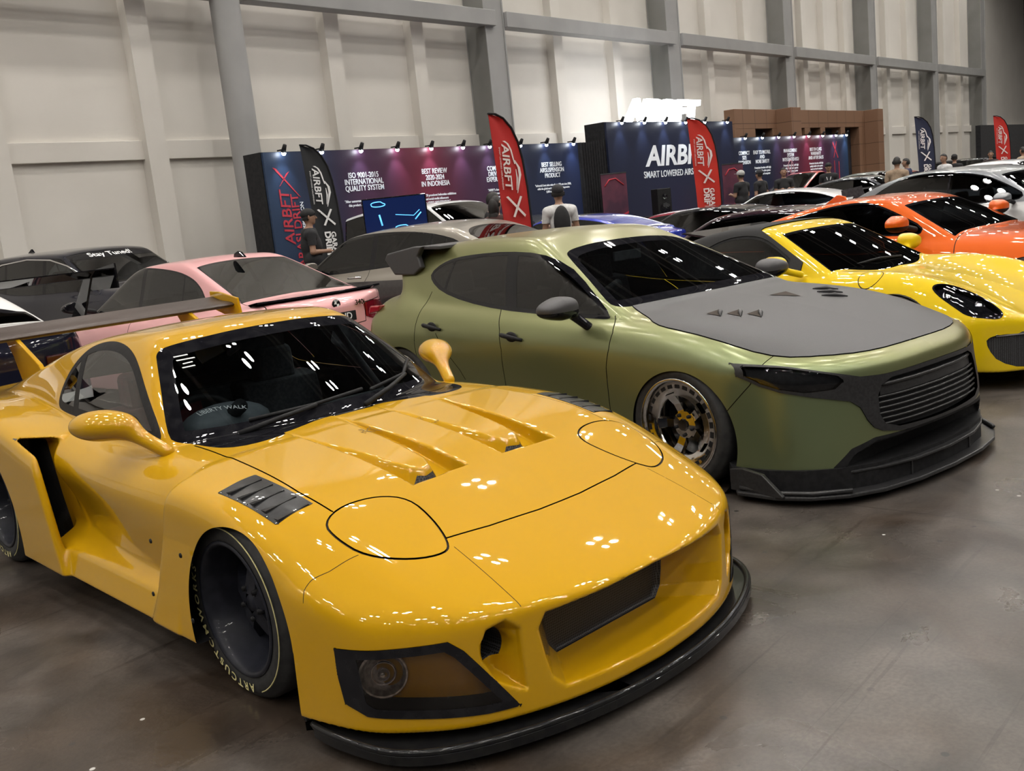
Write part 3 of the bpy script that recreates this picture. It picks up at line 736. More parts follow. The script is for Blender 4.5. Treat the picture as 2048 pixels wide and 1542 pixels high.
_gG = T2([-3.5, -2.9, -2.2, -1.5, -.9, -.5], [.85, 1.0, 1.15, 1.3], [
 [.72, .64, .54, .44], [.775, .68, .585, .49], [.765, .692, .612, .515], [.765, .70, .625, .525], [.765, .70, .615, .51], [.76, .69, .60, .5]])
_gRf = T1([(-3.5, 1.16), (-3.1, 1.235), (-2.7, 1.285), (-2.2, 1.32), (-1.7, 1.33), (-1.3, 1.315), (-1.0, 1.28), (-.5, 1.18)])
G_LOW = [(-.2, .268), (.2, .268), (.362, .264), (.50, .262), (.60, .228), (.665, .155), (.665, .10), (-.2, .10)]
def green_F(x, y, z):
    a = np.sqrt(y*y+1e-6)
    T = _gT(x, a); zt = z-T
    low = smax(a-_gW(x, z), zt*.95, .09)
    low = smax(low, (x-_gXF(a)-.05*np.clip((.42-z)/.3, -1, 1)*np.clip(.6-np.abs(z-.42), 0, .6)/.6)*.85, .09)
    low = smax(low, -3.13-x+.24*a*a+.18*(z-.6)*(z-.6)+.5*np.maximum(z-.80, 0), .12)
    low = smax(low, .12-z, .02)
    # crisp shelf of the front wing running back from the lamp
    cx = x+.40+.22*a*a
    ws = (z-.905+cx*.43)*.92
    roof = (z-(_gRf(x)-.07*a*a-.10*a**4))*.97
    back = (-(x+2.88)-(z-1.10)*-1.15*-1*.9+.14*a*a)*.66
    gh = smax(smax(ws, roof, .07), (a-_gG(x, z))*.93, .09)
    gh = smax(gh, back, .07)
    gh = smax(gh, .6-z, .02)
    F = smin(low, gh, .035+.16*np.clip((-2.3-x)/.5, 0, 1)+0*y)
    # lower intake pocket in the bumper
    F = smax(F, -smax(sdpoly(a, z, G_LOW)+np.clip(.93-x, 0, .3)*.2, .80-x, .02), .015)
    return F
# ------------------------------------------------------------------ the green hatchback
def car_root(pose, label, name='hatchback', cat='car'):
    c = empty(name, (pose[0], pose[1], 0), 0, label, cat); c.rotation_euler = (0, 0, pose[2]-math.pi/2); return c
def head_mirror(car, sg, c, r, m_top, m_low, stalk, split=-.012):
    def fm(x, y, z):
        y = y*sg
        e_ = 2.7; rz = r[2]*(.62+.38*np.clip(1-(y-c[1])/r[1], 0, 1.0))
        h = ((np.abs((x-c[0])/r[0])**e_+np.abs((y-c[1])/r[1])**e_+np.abs((z-c[2])/rz)**e_)**(1/e_)-1)*.07
        h = smax(h, (c[0]-.45*r[0])-x, .02)
        p0 = np.array(stalk[0]); p1 = np.array(stalk[1]); dd = p1-p0; L = dd@dd
        t = np.clip(((x-p0[0])*dd[0]+(y-p0[1])*dd[1]+(z-p0[2])*dd[2])/L, 0, 1)
        s_ = np.sqrt((x-p0[0]-t*dd[0])**2+(y-p0[1]-t*dd[1])**2+(z-p0[2]-t*dd[2])**2)-.026
        return smin(h, s_, .03)
    ylo, yhi = c[1]-r[1]-.14, c[1]+r[1]+.03
    mv, mt = nets(fm, (c[0]-r[0]-.02, (ylo if sg > 0 else -yhi), c[2]-r[2]-.12), (c[0]+r[0]+.1, (yhi if sg > 0 else -ylo), c[2]+r[2]+.03), .011)
    if m_low is not None:
        mv, mt = cut(mv, mt, mv[:, 2]-c[2]-split); cc = mv[mt].mean(1); up = cc[:, 2] > c[2]+split
        o = emit(fm, mv, mt, up, 'wing_mirror', m_top, car); emit(fm, mv, mt, ~up, 'mirror_base', m_low, o)
    else: o = emit(fm, mv, mt, np.ones(len(mt), bool), 'wing_mirror', m_top, car)
    return o
def build_green():
    car = car_root(G_POSE, 'olive green satin hatchback with matte grey bonnet and black grille')
    P = paint('olive_satin_paint', (0.185, 0.23, 0.12), .72, .30, .25, (0.20, 0.245, 0.13), graze=(0.27, 0.235, 0.08))
    P.node_tree.nodes['Principled BSDF'].inputs['Coat Roughness'].default_value = .12
    M_HOOD = noise_mix(mat('matte_grey_bonnet', (.045, .044, .047), .45), (.042, .041, .044), (.050, .049, .052), 300, 2)
    M_SAT = noise_mix(mat('satin_black_plastic', (.022, .022, .024), .38), (.012, .012, .013), (.020, .020, .021), 80)
    F = green_F
    V, T = nets(F, (-3.3, -1.0, .08), (1.06, 1.0, 1.4), .015)
    dlo = smooth_poly([(-2.36, 1.06), (-2.40, 1.11), (-2.30, 1.17), (-2.15, 1.203), (-1.93, 1.218), (-1.6, 1.225), (-1.27, 1.205), (-1.03, 1.137), (-.75, .998), (-.515, .850), (-.60, .846), (-1.03, .862), (-1.51, .885), (-1.91, .930), (-2.20, .990)], 1)
    ws = [(-.2, .912), (.25, .912), (.55, .905), (.70, .900), (.712, .925), (.53, 1.165), (.49, 1.195), (.40, 1.213), (.2, 1.230), (-.2, 1.232)]
    ws = [ws[0]]+smooth_poly(ws, 2)[3:-3]+[ws[-1]]
    hood = [(-.62, -.2), (-.62, .60), (-.42, .655), (-.30, .705), (-.20, .765), (-.06, .785), (.27, .787), (.47, .762), (.61, .68), (.745, .51), (.80, .34), (.818, .10), (.82, -.2)]
    hood = [hood[0]]+smooth_poly(hood, 1)[2:-2]+[hood[-1]]
    trim = [(.850, .660), (.775, .645), (.676, .612), (.528, .568), (.44, .562), (.38, .560), (.10, .566), (-.2, .566), (-.2, .281), (.10, .281), (.36, .286), (.457, .303), (.50, .325), (.527, .365), (.549, .427), (.587, .461), (.724, .498), (.80, .526), (.835, .556), (.862, .604)]
    lamp = [(.845, .648), (.775, .637), (.70, .612), (.62, .585), (.60, .56), (.64, .525), (.74, .520), (.80, .540), (.83, .565), (.852, .604)]
    gr = [(-.2, .545), (.10, .545), (.36, .540), (.425, .515), (.455, .47), (.462, .38), (.44, .335), (.36, .308), (.1, .300), (-.2, .300)]
    A = np.abs
    reg = []; R = lambda n, f, c=None: reg.append((n, f) if c is None else (n, f, c))
    sw = lambda x, y, z: np.maximum(sdpoly(x, z, dlo), .35-A(y)); wf = lambda x, y, z: np.maximum(sdpoly(A(y), z, ws), -1.28-x)
    hd = lambda x, y, z: np.maximum(sdpoly(x, A(y), hood), .52-z)
    tf = lambda x, y, z: np.maximum(sdpoly(A(y), z, trim), .30-x)
    sidel = lambda x, y, z: np.maximum(np.maximum(.60-A(y), .16-z), z-.99)
    for nm, line, x0, x1 in (('door_gap', [(-1.50, 1.0), (-1.50, .889), (-1.416, .771), (-1.385, .653), (-1.40, .461), (-1.42, .16)], -1.7, -1.2),
                         ('door_gap', [(-2.30, 1.05), (-2.335, .93), (-2.325, .782), (-2.318, .649), (-2.30, .52), (-2.24, .44)], -2.6, -2.1),
                         ('door_gap', [(-.50, .86), (-.455, .78), (-.455, .70), (-.475, .60), (-.49, .16)], -.7, -.3)):
        lim = (lambda x0, x1: lambda x, y, z: np.maximum(sidel(x, y, z), np.maximum(x0-x, x-x1)))(x0, x1)
        reg.append(ring_reg(nm, (lambda l: lambda x, y, z: ssline(x, z, l))(line), .0028, lim))
    reg.append(ring_reg('door_gap', lambda x, y, z: ssline(x, z, [(-2.14, .80), (-2.07, .72), (-1.86, .50), (-1.80, .40)]), .0024, lambda x, y, z: np.maximum(sidel(x, y, z), np.maximum(np.maximum(-2.12-x, x+1.82), np.maximum(z-.735, .42-z)))))
    reg.append(ring_reg('door_gap', lambda x, y, z: ssline(x, z, [(.52, .70), (.451, .563), (.30, .40)]), .0022, lambda x, y, z: np.maximum(np.maximum(.60-A(y), .38-z), np.maximum(.25-x, z-.70))))
    R('bonnet_edge', lambda x, y, z: hd(x, y, z)-.004); R('bonnet', hd)
    R('window_seal', lambda x, y, z: sw(x, y, z)-.004); R('side_window', lambda x, y, z: sw(x, y, z)+.018)
    R('window_pillar', lambda x, y, z: np.maximum(sw(x, y, z), A(x+1.52+(1.2-z)*-.38)-.055))
    R('window_pillar', lambda x, y, z: np.maximum(sw(x, y, z), A(x+2.16+(1.1-z)*.10)-.012))
    R('screen_seal', lambda x, y, z: wf(x, y, z)-.004); R('windscreen', lambda x, y, z: wf(x, y, z)+.03)
    R('front_trim', tf); R('headlight', lambda x, y, z: np.maximum(sdpoly(A(y), z, lamp), .28-x))
    R('grille_back', lambda x, y, z: np.maximum(sdpoly(A(y), z, gr), .5-x))
    R('intake_back', lambda x, y, z: np.maximum(np.maximum(x-.95+.55*np.abs(y)**2*0, sdpoly(A(y), z, G_LOW)-.018), .7-x))
    cl = lambda x, y, z: np.maximum(np.minimum(np.hypot(x-.03, z-.265)-.345, np.hypot(x+2.50, z-.28)-.35), .60-A(y))
    R('void', cl)
    V, T, lab = carve_parts(F, V, T, reg); C = V[T].mean(1)
    E_ = lambda sel, n, m, off=0, par=car: emit(F, V, T, sel, n, m, par, off)
    body = E_(lab == 'body', 'body', P); E_(lab == 'door_gap', 'panel_gap', M_GAP, -.006)
    E_(lab == 'bonnet_edge', 'bonnet_gap', M_GAP, -.004); hood_o = E_(lab == 'bonnet', 'bonnet', M_HOOD, .004)
    E_(lab == 'screen_seal', 'windscreen_border', M_BLACKG); E_(lab == 'windscreen', 'windscreen', M_GLASS)
    E_(lab == 'front_trim', 'grille_surround', M_SAT, .006); E_(lab == 'intake_back', 'lower_intake', M_BLACKM)
    gb = E_(lab == 'grille_back', 'grille_back', M_BLACKM, -.03)
    for sg in (-1, 1):
        s_ = C[:, 1]*sg > 0
        E_((lab == 'side_window') & s_, 'side_window', M_GLASSD)
        E_(((lab == 'window_seal') | (lab == 'window_pillar')) & s_, 'window_seal', M_BLACKG, .001)
        hl = E_((lab == 'headlight') & s_, 'headlight', M_LENS, .004)
        E_((lab == 'headlight') & s_, 'headlight_body', M_BLACKM, -.03, hl)
        b = MB(); M = Matrix.Translation((.60, sg*.705, .567)) @ Matrix.Rotation(math.atan2(-.85, sg*.5), 4, 'Z')
        b.lathe([(0, -.002), (.02, -.005), (.03, -.012), (.034, -.014), (.036, -.0), (.038, -.02)], 24, M); b.build('projector_lamp', mat('lamp_blue_glass', (.03, .05, .09), .05, coat=1), hl)
        b = MB()
        for k in range(7):
            b.box(.40+.0*k, .53, sg*.79, sg*.80, .598+.006*k-.01, .600+.006*k-.01, Matrix.Rotation(0, 4, 'Z'))
        # wheel arches
        for (ax_, az_, rr_, yo_) in ((.03, .265, .349, .86), (-2.50, .28, .354, .86)): arch_liner(car, ax_, az_, rr_, sg, yo_, .56)
        for (hx, hz) in ((-1.285, .735), (-2.125, .775)):
            b = MB(); yy = sg*.885; b.tube([(hx-.10, sg*.868, hz+.010), (hx-.06, yy, hz+.010), (hx+.05, yy, hz-.004), (hx+.10, sg*.868, hz-.016)], [.012, .015, .014, .010], 8)
            h = b.build('door_handle', M_BLACKM, car); b = MB(); b.ball((hx, sg*.866, hz), (.055, .01, .032), 16, 8); b.build('handle_recess', M_BLACKM, h)
        head_mirror(car, sg, (-.735, .965, .925), (.095, .125, .065), M_HOOD, M_BLACKG, ((-.66, .80, .80), (-.70, .87, .87)))
        # tail lamp
        b = MB(); b.prism([(-2.86, .86), (-2.83, .905), (-2.97, .90), (-3.0, .84)], 1, sg*.70, sg*.822); b.build('tail_lamp', mat('red_lamp', (.35, .01, .02), .1, coat=1), car, .01)
    # grille bars following the bowed nose
    fr = MB()
    def nose(y, z, off):
        xs = np.linspace(1.05, .5, 140); v = F(xs, np.full(140, float(y)), np.full(140, float(z))); k = int(np.argmax(v < 0)); return xs[k]+off
    sl = MB()
    for z, wmax in ((.512, .41), (.455, .452), (.430, .456), (.405, .458), (.380, .455), (.355, .445), (.330, .43)):
        ys = np.linspace(-wmax, wmax, 21); pts = [(nose(y, z, -.008), y, z) for y in ys]; sl.tube(pts, .0055 if z < .5 else .009, 6)
    sl.build('grille_bars', M_SAT, gb)
    pn = MB(); ys = np.linspace(-.425, .425, 17); V2 = []
    for y in ys:
        for z in (.462, .520): V2.append((nose(y, z, -.012), y, z))
    pn.add(V2, [(2*i, 2*i+1, 2*i+3, 2*i+2) for i in range(16)], True); pn.build('grille_panel', M_SAT, gb)
    # bonnet vents
    for sg in (-1, 1):
        for k, (vx, vy) in enumerate(((.0, .48), (.075, .41), (.15, .34))):
            q = []
            for (dx, dy, dz) in ((-.05, -.055, .002), (.045, .055, .002), (-.04, .06, .002)):
                X, Yy = vx+dx, vy+dy; q.append((X, sg*Yy, float(_gT(np.array([X]), np.array([Yy]))[0])+.007))
            # raised lip behind a dark slot
            b = MB(); b.add(q, [(0, 1, 2)]); v = b.build('bonnet_vent', M_GAP, hood_o)
            b = MB(); e = Vector(q[1])-Vector(q[0])
            b.tube([q[0], tuple((Vector(q[0])+Vector(q[1]))/2+Vector((.004, 0, .006))), q[1]], [.003, .013, .003], 6); b.build('vent_lip', M_HOOD, v)
    b = MB(); q = []
    for (X, Yy) in ((-.06, .0), (-.075, .11), (.03, .10)): pass
    for (X, Yy) in ((-.085, .06), (-.09, .22), (.045, .17)): q.append((X, Yy, float(_gT(np.array([X]), np.array([Yy]))[0])+.007))
    b.add(q, [(0, 1, 2)]); b.build('bonnet_vent', M_GAP, hood_o)
    # front splitter with side fins and upper blade
    oc = [(.33, .86), (.40, .93), (.60, .905), (.74, .83), (.86, .70), (.94, .53), (.985, .30), (1.0, 0)]
    op = oc+[(x, -y) for x, y in oc[-2::-1]]
    b = MB(); b.prism(op, 2, .035, .055); sp = b.build('front_splitter', M_SAT, car, .006)
    for sg in (-1, 1):
        b = MB(); b.prism([(.345, .05), (.345, .155), (.42, .165), (.53, .15), (.64, .06), (.64, .05)], 1, sg*.895-.012, sg*.895+.012, Matrix.Translation((0, 0, 0))); b.build('splitter_fin', M_SAT, sp, .004)
        b = MB(); b.prism([(.86, .055), (.80, .055), (.80, .125), (.84, .125)], 1, sg*.47-.012, sg*.47+.012, Matrix.Rotation(0, 4, 'Z')); b.build('splitter_post', M_SAT, sp)
        b = MB()
        b.tube([(.40, sg*.905, .068), (.60, sg*.885, .066), (.74, sg*.81, .066), (.86, sg*.68, .068)], .012, 6); b.build('splitter_edge', M_SAT, sp)
    oc2 = [(.74, .66), (.83, .62), (.90, .47), (.955, .28), (.975, 0)]; op2 = oc2+[(x, -y) for x, y in oc2[-2::-1]]
    b = MB(); b.prism([(x, y) for x, y in op2], 2, .128, .142); b.build('splitter_blade', M_SAT, sp, .005)
    for y in (-.28, -.1, .1, .28):
        b = MB(); b.box(.78, .93, y-.006, y+.006, .05, .13); b.build('splitter_post', M_SAT, sp)
    ch = MB(); ch.prism([(x-.06, y*.95) for x, y in op], 2, .055, .16); ch.build('bumper_underside', M_BLACKM, car)
    # roof spoiler
    spo = empty('roof_spoiler', (0, 0, 0)); spo.parent = car
    b = MB(); b.prism([(-2.28, 1.295), (-2.55, 1.300), (-2.92, 1.262), (-2.92, 1.245), (-2.55, 1.278), (-2.28, 1.27)], 1, -.62, .62); b.build('spoiler_blade', M_HOOD, spo, .006)
    for sg in (-1, 1):
        b = MB(); b.prism([(-2.46, 1.30), (-2.57, 1.302), (-2.93, 1.262), (-2.97, 1.22), (-2.86, 1.105), (-2.60, 1.10), (-2.50, 1.15), (-2.53, 1.23)], 1, sg*.60, sg*.645); b.build('spoiler_side', M_HOOD, spo, .012, 3)
    # cabin
    d = MB(); d.prism([(-.35, .55), (-.45, .88), (-.75, .90), (-1.02, .86), (-1.05, .5)], 1, -.68, .68); d.build('dashboard', M_CABIN, car, .03, 3)
    make_steering(car, -1.16, -.36, .84, .18)
    for (x, y) in ((-1.65, -.36), (-1.65, .36), (-2.35, -.36), (-2.35, .36)): make_seat(car, x, y, .34, M_SEAT, hh=.60)
    fl = MB(); fl.box(-2.75, -.4, -.7, .7, .2, .3); fl.build('cabin_floor', M_CABIN, car, .02)
    vm = MB(); vm.box(-1.12, -1.10, -.12, .12, 1.10, 1.16); vm.build('interior_mirror', M_CABIN, car, .006)
    chm = noise_mix(mat('polished_rim', (.62, .60, .58), .10, metal=1.0), (.58, .56, .54), (.66, .64, .62), 30)
    for sg in (-1, 1):
        make_wheel(car, 0, sg, .868, .322, .245, .22, 'dish5', chm, .318, 0)
        make_wheel(car, -2.53, sg, .868, .322, .245, .22, 'dish5', chm, .318, 0)
    return car
# ------------------------------------------------------------------ hall: lamps
M_LAMP = mat('lamp_lens_lit', (1, 1, 1), .3, emit=(1.0, .95, .88), es=LAMP_POWER)
def build_lamps():
    M_CASE = noise_mix(mat('lamp_case', (.25, .25, .26), .5), (.23, .23, .24), (.27, .27, .28), 10)
    proto = None
    for i, x in enumerate(np.arange(-20, 66, 5.4)):
        for j, y in enumerate(np.arange(-22, 17.2, 4.8)):
            if proto is None:
                t = empty('high_bay_lamp', (x, y, 15.2), .3, 'square cluster of four round high bay lamps hung under the hall roof', 'lamp', 'high bay lamps under the roof')
                for (a, b) in ((-.3, -.3), (.3, -.3), (-.3, .3), (.3, .3)):
                    m = MB(); m.lathe([(0, .16), (.10, .16), (.145, .02), (.15, 0), (.14, .0), (.13, .03)], 20, Matrix.Translation((a, b, 0)) @ Matrix.Rotation(math.pi/2, 4, 'X')); c = m.build('lamp_shade', M_CASE, t)
                    m = MB(); m.add([(a+.13*math.cos(q), b+.13*math.sin(q), .045) for q in [2*math.pi*k/20 for k in range(20)]], [tuple(range(20))[::-1]]); m.build('lamp_lens', M_LAMP, t)
                m = MB(); m.box(-.33, .33, -.03, .03, .16, .2); m.box(-.03, .03, -.33, .33, .16, .2); m.box(-.02, .02, -.02, .02, .2, 1.1); m.build('bracket', M_CASE, t)
                proto = t
            else:
                t = proto.copy(); COL.objects.link(t); t.location = (x, y, 15.2)
                for c in proto.children:
                    d = c.copy(); COL.objects.link(d); d.parent = t
build_lamps()
# ------------------------------------------------------------------ hall: floor, walls, roof
def build_hall():
    m = mat('concrete_floor', (.1, .09, .08), .35); nt = m.node_tree; b = nt.nodes['Principled BSDF']
    tc = nt.nodes.new('ShaderNodeTexCoord')
    def noise(sc, det, w=0):
        n = nt.nodes.new('ShaderNodeTexNoise'); n.inputs['Scale'].default_value = sc; n.inputs['Detail'].default_value = det; n.inputs['Distortion'].default_value = w
        nt.links.new(tc.outputs['Object'], n.inputs['Vector']); return n
    def ramp(src, a, ca, b_, cb):
        r = nt.nodes.new('ShaderNodeValToRGB'); r.color_ramp.elements[0].position = a; r.color_ramp.elements[1].position = b_
        r.color_ramp.elements[0].color = (*ca, 1); r.color_ramp.elements[1].color = (*cb, 1); nt.links.new(src, r.inputs['Fac']); return r
    def mix(f, a, b_, mode='MIX'):
        x = nt.nodes.new('ShaderNodeMix'); x.data_type = 'RGBA'; x.blend_type = mode
        if isinstance(f, float): x.inputs['Factor'].default_value = f
        else: nt.links.new(f, x.inputs['Factor'])
        nt.links.new(a, x.inputs['A']); nt.links.new(b_, x.inputs['B']); return x.outputs['Result']
    r1 = ramp(noise(.55, 8, .6).outputs['Fac'], .35, (.050, .041, .035), .65, (.098, .087, .078))
    r2 = ramp(noise(3.5, 10, .4).outputs['Fac'], .35, (.66, .66, .66), .68, (1.28, 1.26, 1.24))
    c = mix(1.0, r1.outputs['Color'], r2.outputs['Color'], 'MULTIPLY')
    r3 = ramp(noise(38, 2).outputs['Fac'], .70, (0, 0, 0), .74, (1, 1, 1))
    dk = nt.nodes.new('ShaderNodeRGB'); dk.outputs[0].default_value = (.035, .03, .027, 1)
    sp = ramp(noise(2.0, 3).outputs['Fac'], .5, (0, 0, 0), .62, (1, 1, 1))
    mm = nt.nodes.new('ShaderNodeMath'); mm.operation = 'MULTIPLY'; nt.links.new(r3.outputs['Color'], mm.inputs[0]); nt.links.new(sp.outputs['Color'], mm.inputs[1])
    c = mix(mm.outputs[0], c, dk.outputs[0])
    def mul(fac_node, lo, clo, hi, chi, cc): return mix(1.0, cc, ramp(fac_node.outputs['Fac'], lo, clo, hi, chi).outputs['Color'], 'MULTIPLY')
    c = mul(noise(70, 6), .38, (.86, .86, .86), .62, (1.12, 1.12, 1.12), c)
    for rot, sc, lo in ((.35, (.5, 16, 1), .66), (1.75, (.35, 12, 1), .68), (2.6, (.7, 26, 1), .69)):      # drag marks
        mp = nt.nodes.new('ShaderNodeMapping'); mp.inputs['Rotation'].default_value = (0, 0, rot); mp.inputs['Scale'].default_value = sc
        n = nt.nodes.new('ShaderNodeTexNoise'); n.inputs['Scale'].default_value = 1.6; n.inputs['Detail'].default_value = 5; n.inputs['Roughness'].default_value = .45
        nt.links.new(tc.outputs['Object'], mp.inputs[0]); nt.links.new(mp.outputs[0], n.inputs['Vector']); c = mul(n, lo, (1, 1, 1), lo+.03, (.74, .73, .72), c)
    c = mul(noise(1.1, 10, 1.2), .44, (1, 1, 1), .62, (.62, .54, .47), c)                                       # brown stains
    def dots(scale, rad, thr, colr, cc):
        v = nt.nodes.new('ShaderNodeTexVoronoi'); v.inputs['Scale'].default_value = scale; nt.links.new(tc.outputs['Object'], v.inputs['Vector'])
        r_ = ramp(v.outputs['Distance'], rad, (1, 1, 1), rad*1.3, (0, 0, 0)); g = ramp(v.outputs['Color'], thr, (0, 0, 0), thr+.01, (1, 1, 1))
        m_ = nt.nodes.new('ShaderNodeMath'); m_.operation = 'MULTIPLY'; nt.links.new(r_.outputs['Color'], m_.inputs[0]); nt.links.new(g.outputs['Color'], m_.inputs[1])
        q = nt.nodes.new('ShaderNodeRGB'); q.outputs[0].default_value = (*colr, 1); return mix(m_.outputs[0], cc, q.outputs[0])
    c = dots(14, .14, .80, (.022, .02, .019), c); c = dots(6, .045, .66, (.45, .44, .42), c)
    # fine slab joints
    br = nt.nodes.new('ShaderNodeTexBrick'); br.inputs['Scale'].default_value = 1.0; br.inputs['Mortar Size'].default_value = .0035
    br.inputs['Brick Width'].default_value = 4.2; br.inputs['Row Height'].default_value = 4.2; br.offset = 0
    br.inputs['Color1'].default_value = (1, 1, 1, 1); br.inputs['Color2'].default_value = (1, 1, 1, 1); br.inputs['Mortar'].default_value = (.45, .42, .4, 1)
    nt.links.new(tc.outputs['Object'], br.inputs['Vector']); c = mix(1.0, c, br.outputs['Color'], 'MULTIPLY')
    nt.links.new(c, b.inputs['Base Color'])
    rr = ramp(noise(1.4, 9, .8).outputs['Fac'], .3, (.22, .22, .22), .7, (.50, .50, .50)); nt.links.new(rr.outputs['Color'], b.inputs['Roughness'])
    bp = nt.nodes.new('ShaderNodeBump'); bp.inputs['Strength'].default_value = .12; bp.inputs['Distance'].default_value = .01
    nt.links.new(noise(26, 9).outputs['Fac'], bp.inputs['Height']); nt.links.new(bp.outputs['Normal'], b.inputs['Normal'])
    f = MB(); f.box(-26, 74, -26, WALL_Y+.6, -.2, 0); tag(f.build('floor', m), 'brown grey worn polished concrete floor', 'floor', kind='structure')
    M_WALL = noise_mix(mat('cream_panel', (.70, .67, .61), .75), (.66, .63, .58), (.72, .69, .64), .6, 4, .3, .7, .1, 60)
    M_STEEL = noise_mix(mat('grey_steel', (.33, .33, .325), .5), (.30, .30, .295), (.35, .35, .345), 1.2, 3, .3, .7)
    M_STEELD = noise_mix(mat('grey_steel_web', (.20, .20, .19), .55), (.18, .18, .17), (.22, .22, .21), 1.2, 3, .3, .7)
    M_ROOF = noise_mix(mat('roof_sheet', (.04, .043, .05), .7), (.03, .033, .04), (.05, .053, .06), .5)
    M_DIM = noise_mix(mat('dim_grey_panel', (.05, .05, .055), .8), (.04, .04, .045), (.06, .06, .065), .5)
    wy = WALL_Y
    W = MB(); W.box(-26, 74, wy, wy+.3, 0, 17)
    tag(W.build('wall_back', M_WALL), 'cream panelled hall wall behind the stands', 'wall', kind='structure')
    # ribs and ledges standing on the wall
    k = wy/18.0
    def px(a): return a*k
    cols = [12.1, 20.07, 28.8, 37.23, 45.68, 54.02, 62.3]
    ribs = []
    base_ribs = [2.6, 7.35, 10.35]
    for r in base_ribs: ribs.append((r, .42))
    for i in range(1, len(cols)):
        a, b_ = cols[i-1], cols[i]; n = 3 if i == 4 else 2
        for q in range(n): ribs.append((a+(b_-a)*(q+1)/(n+1)+.3, .42))
    rb = MB()
    for r, wd in ribs: rb.box(px(r)-wd/2, px(r)+wd/2, wy-.26, wy, 0, 17)
    tag(rb.build('trim_1', M_WALL), 'cream vertical wall ribs', 'wall trim', kind='structure')
    ld = MB()
    ld.box(-26, 74, wy-.10, wy, 3.16*1.0, 3.52); tag(ld.build('trim_2', M_WALL, bevel=.01), 'cream ledge along the wall panels', 'wall trim', kind='structure')
    # steel columns and the girt between them
    for i, c in enumerate(cols):
        x = px(c)
        if i == 0:
            b1 = MB(); b1.lathe([(.29, 0), (.29, 17)], 40, Matrix.Translation((px(12.1)-.1, wy-.75, 0)) @ Matrix.Rotation(math.pi/2, 4, 'X'))
            o = b1.build('column', M_STEEL); tag(o, 'round grey steel column in front of the cream wall', 'column')
        else:
            b1 = MB(); b1.box(x-.36, x+.36, wy-.72, wy-.70, 0, 17); b1.box(x-.36, x+.36, wy-.06, wy-.02, 0, 17); b1.box(x-.02, x+.02, wy-.71, wy-.03, 0, 17, mi=1)
            b1.box(x-.36, x-.34, wy-.70, wy-.05, 0, 17, mi=1); b1.box(x+.32, x+.36, wy-.75, wy-.05, 0, 17)
            o = b1.build('column', None, mats=[M_STEEL, M_STEELD])
            tag(o, ['', 'grey steel wall column behind the nearest red feather flag', 'grey steel wall column behind the lit sign letters', 'grey steel wall column at the left part of the brown portal', 'grey steel wall column at the right part of the brown portal', 'grey steel wall column behind the navy feather flag', 'grey steel wall column at the far right'][i], 'column')
    gz0, gz1 = 6.14, 6.52
    edges = [4.0]+cols
    for i in range(len(edges)-1):
        a, b_ = px(edges[i])+(.38 if i else 0), px(edges[i+1])-.05
        g = MB(); g.box(a, b_, wy-.80, wy-.45, gz0, gz1); g.box(a, b_, wy-.84, wy-.80, gz0, gz1+.0)
        tag(g.build('trim_%d' % (3+i), M_STEEL, bevel=.01), 'grey horizontal steel girt', 'wall trim', kind='structure')
    sh = MB(); sh.box(-26, 74, wy-.30, wy, 5.55, 5.95)
    for nm, bx in (('wall_front', (-26, 74, -26.3, -26, 0, 17)), ('wall_left', (-26.3, -26, -26, wy+.3, 0, 17)), ('wall_right', (74, 74.3, -26, wy+.3, 0, 17))):
        q = MB(); q.box(*bx); tag(q.build(nm, M_DIM), 'dark grey hall wall', 'wall', kind='structure')
    q = MB(); q.box(-26, 74, -26, wy+.3, 17, 17.2); tag(q.build('ceiling', M_ROOF), 'dark hall roof', 'ceiling', kind='structure')
    tr = MB()
    for x in np.arange(-22, 74, 8.3):
        for zz in (15.9, 16.9): tr.box(x-.12, x+.12, -26, wy, zz-.1, zz)
    tag(tr.build('trim_20', M_STEEL), 'grey roof trusses', 'trim', kind='structure')
WALL_Y = 18.0
build_hall()
build_yellow(); build_green()
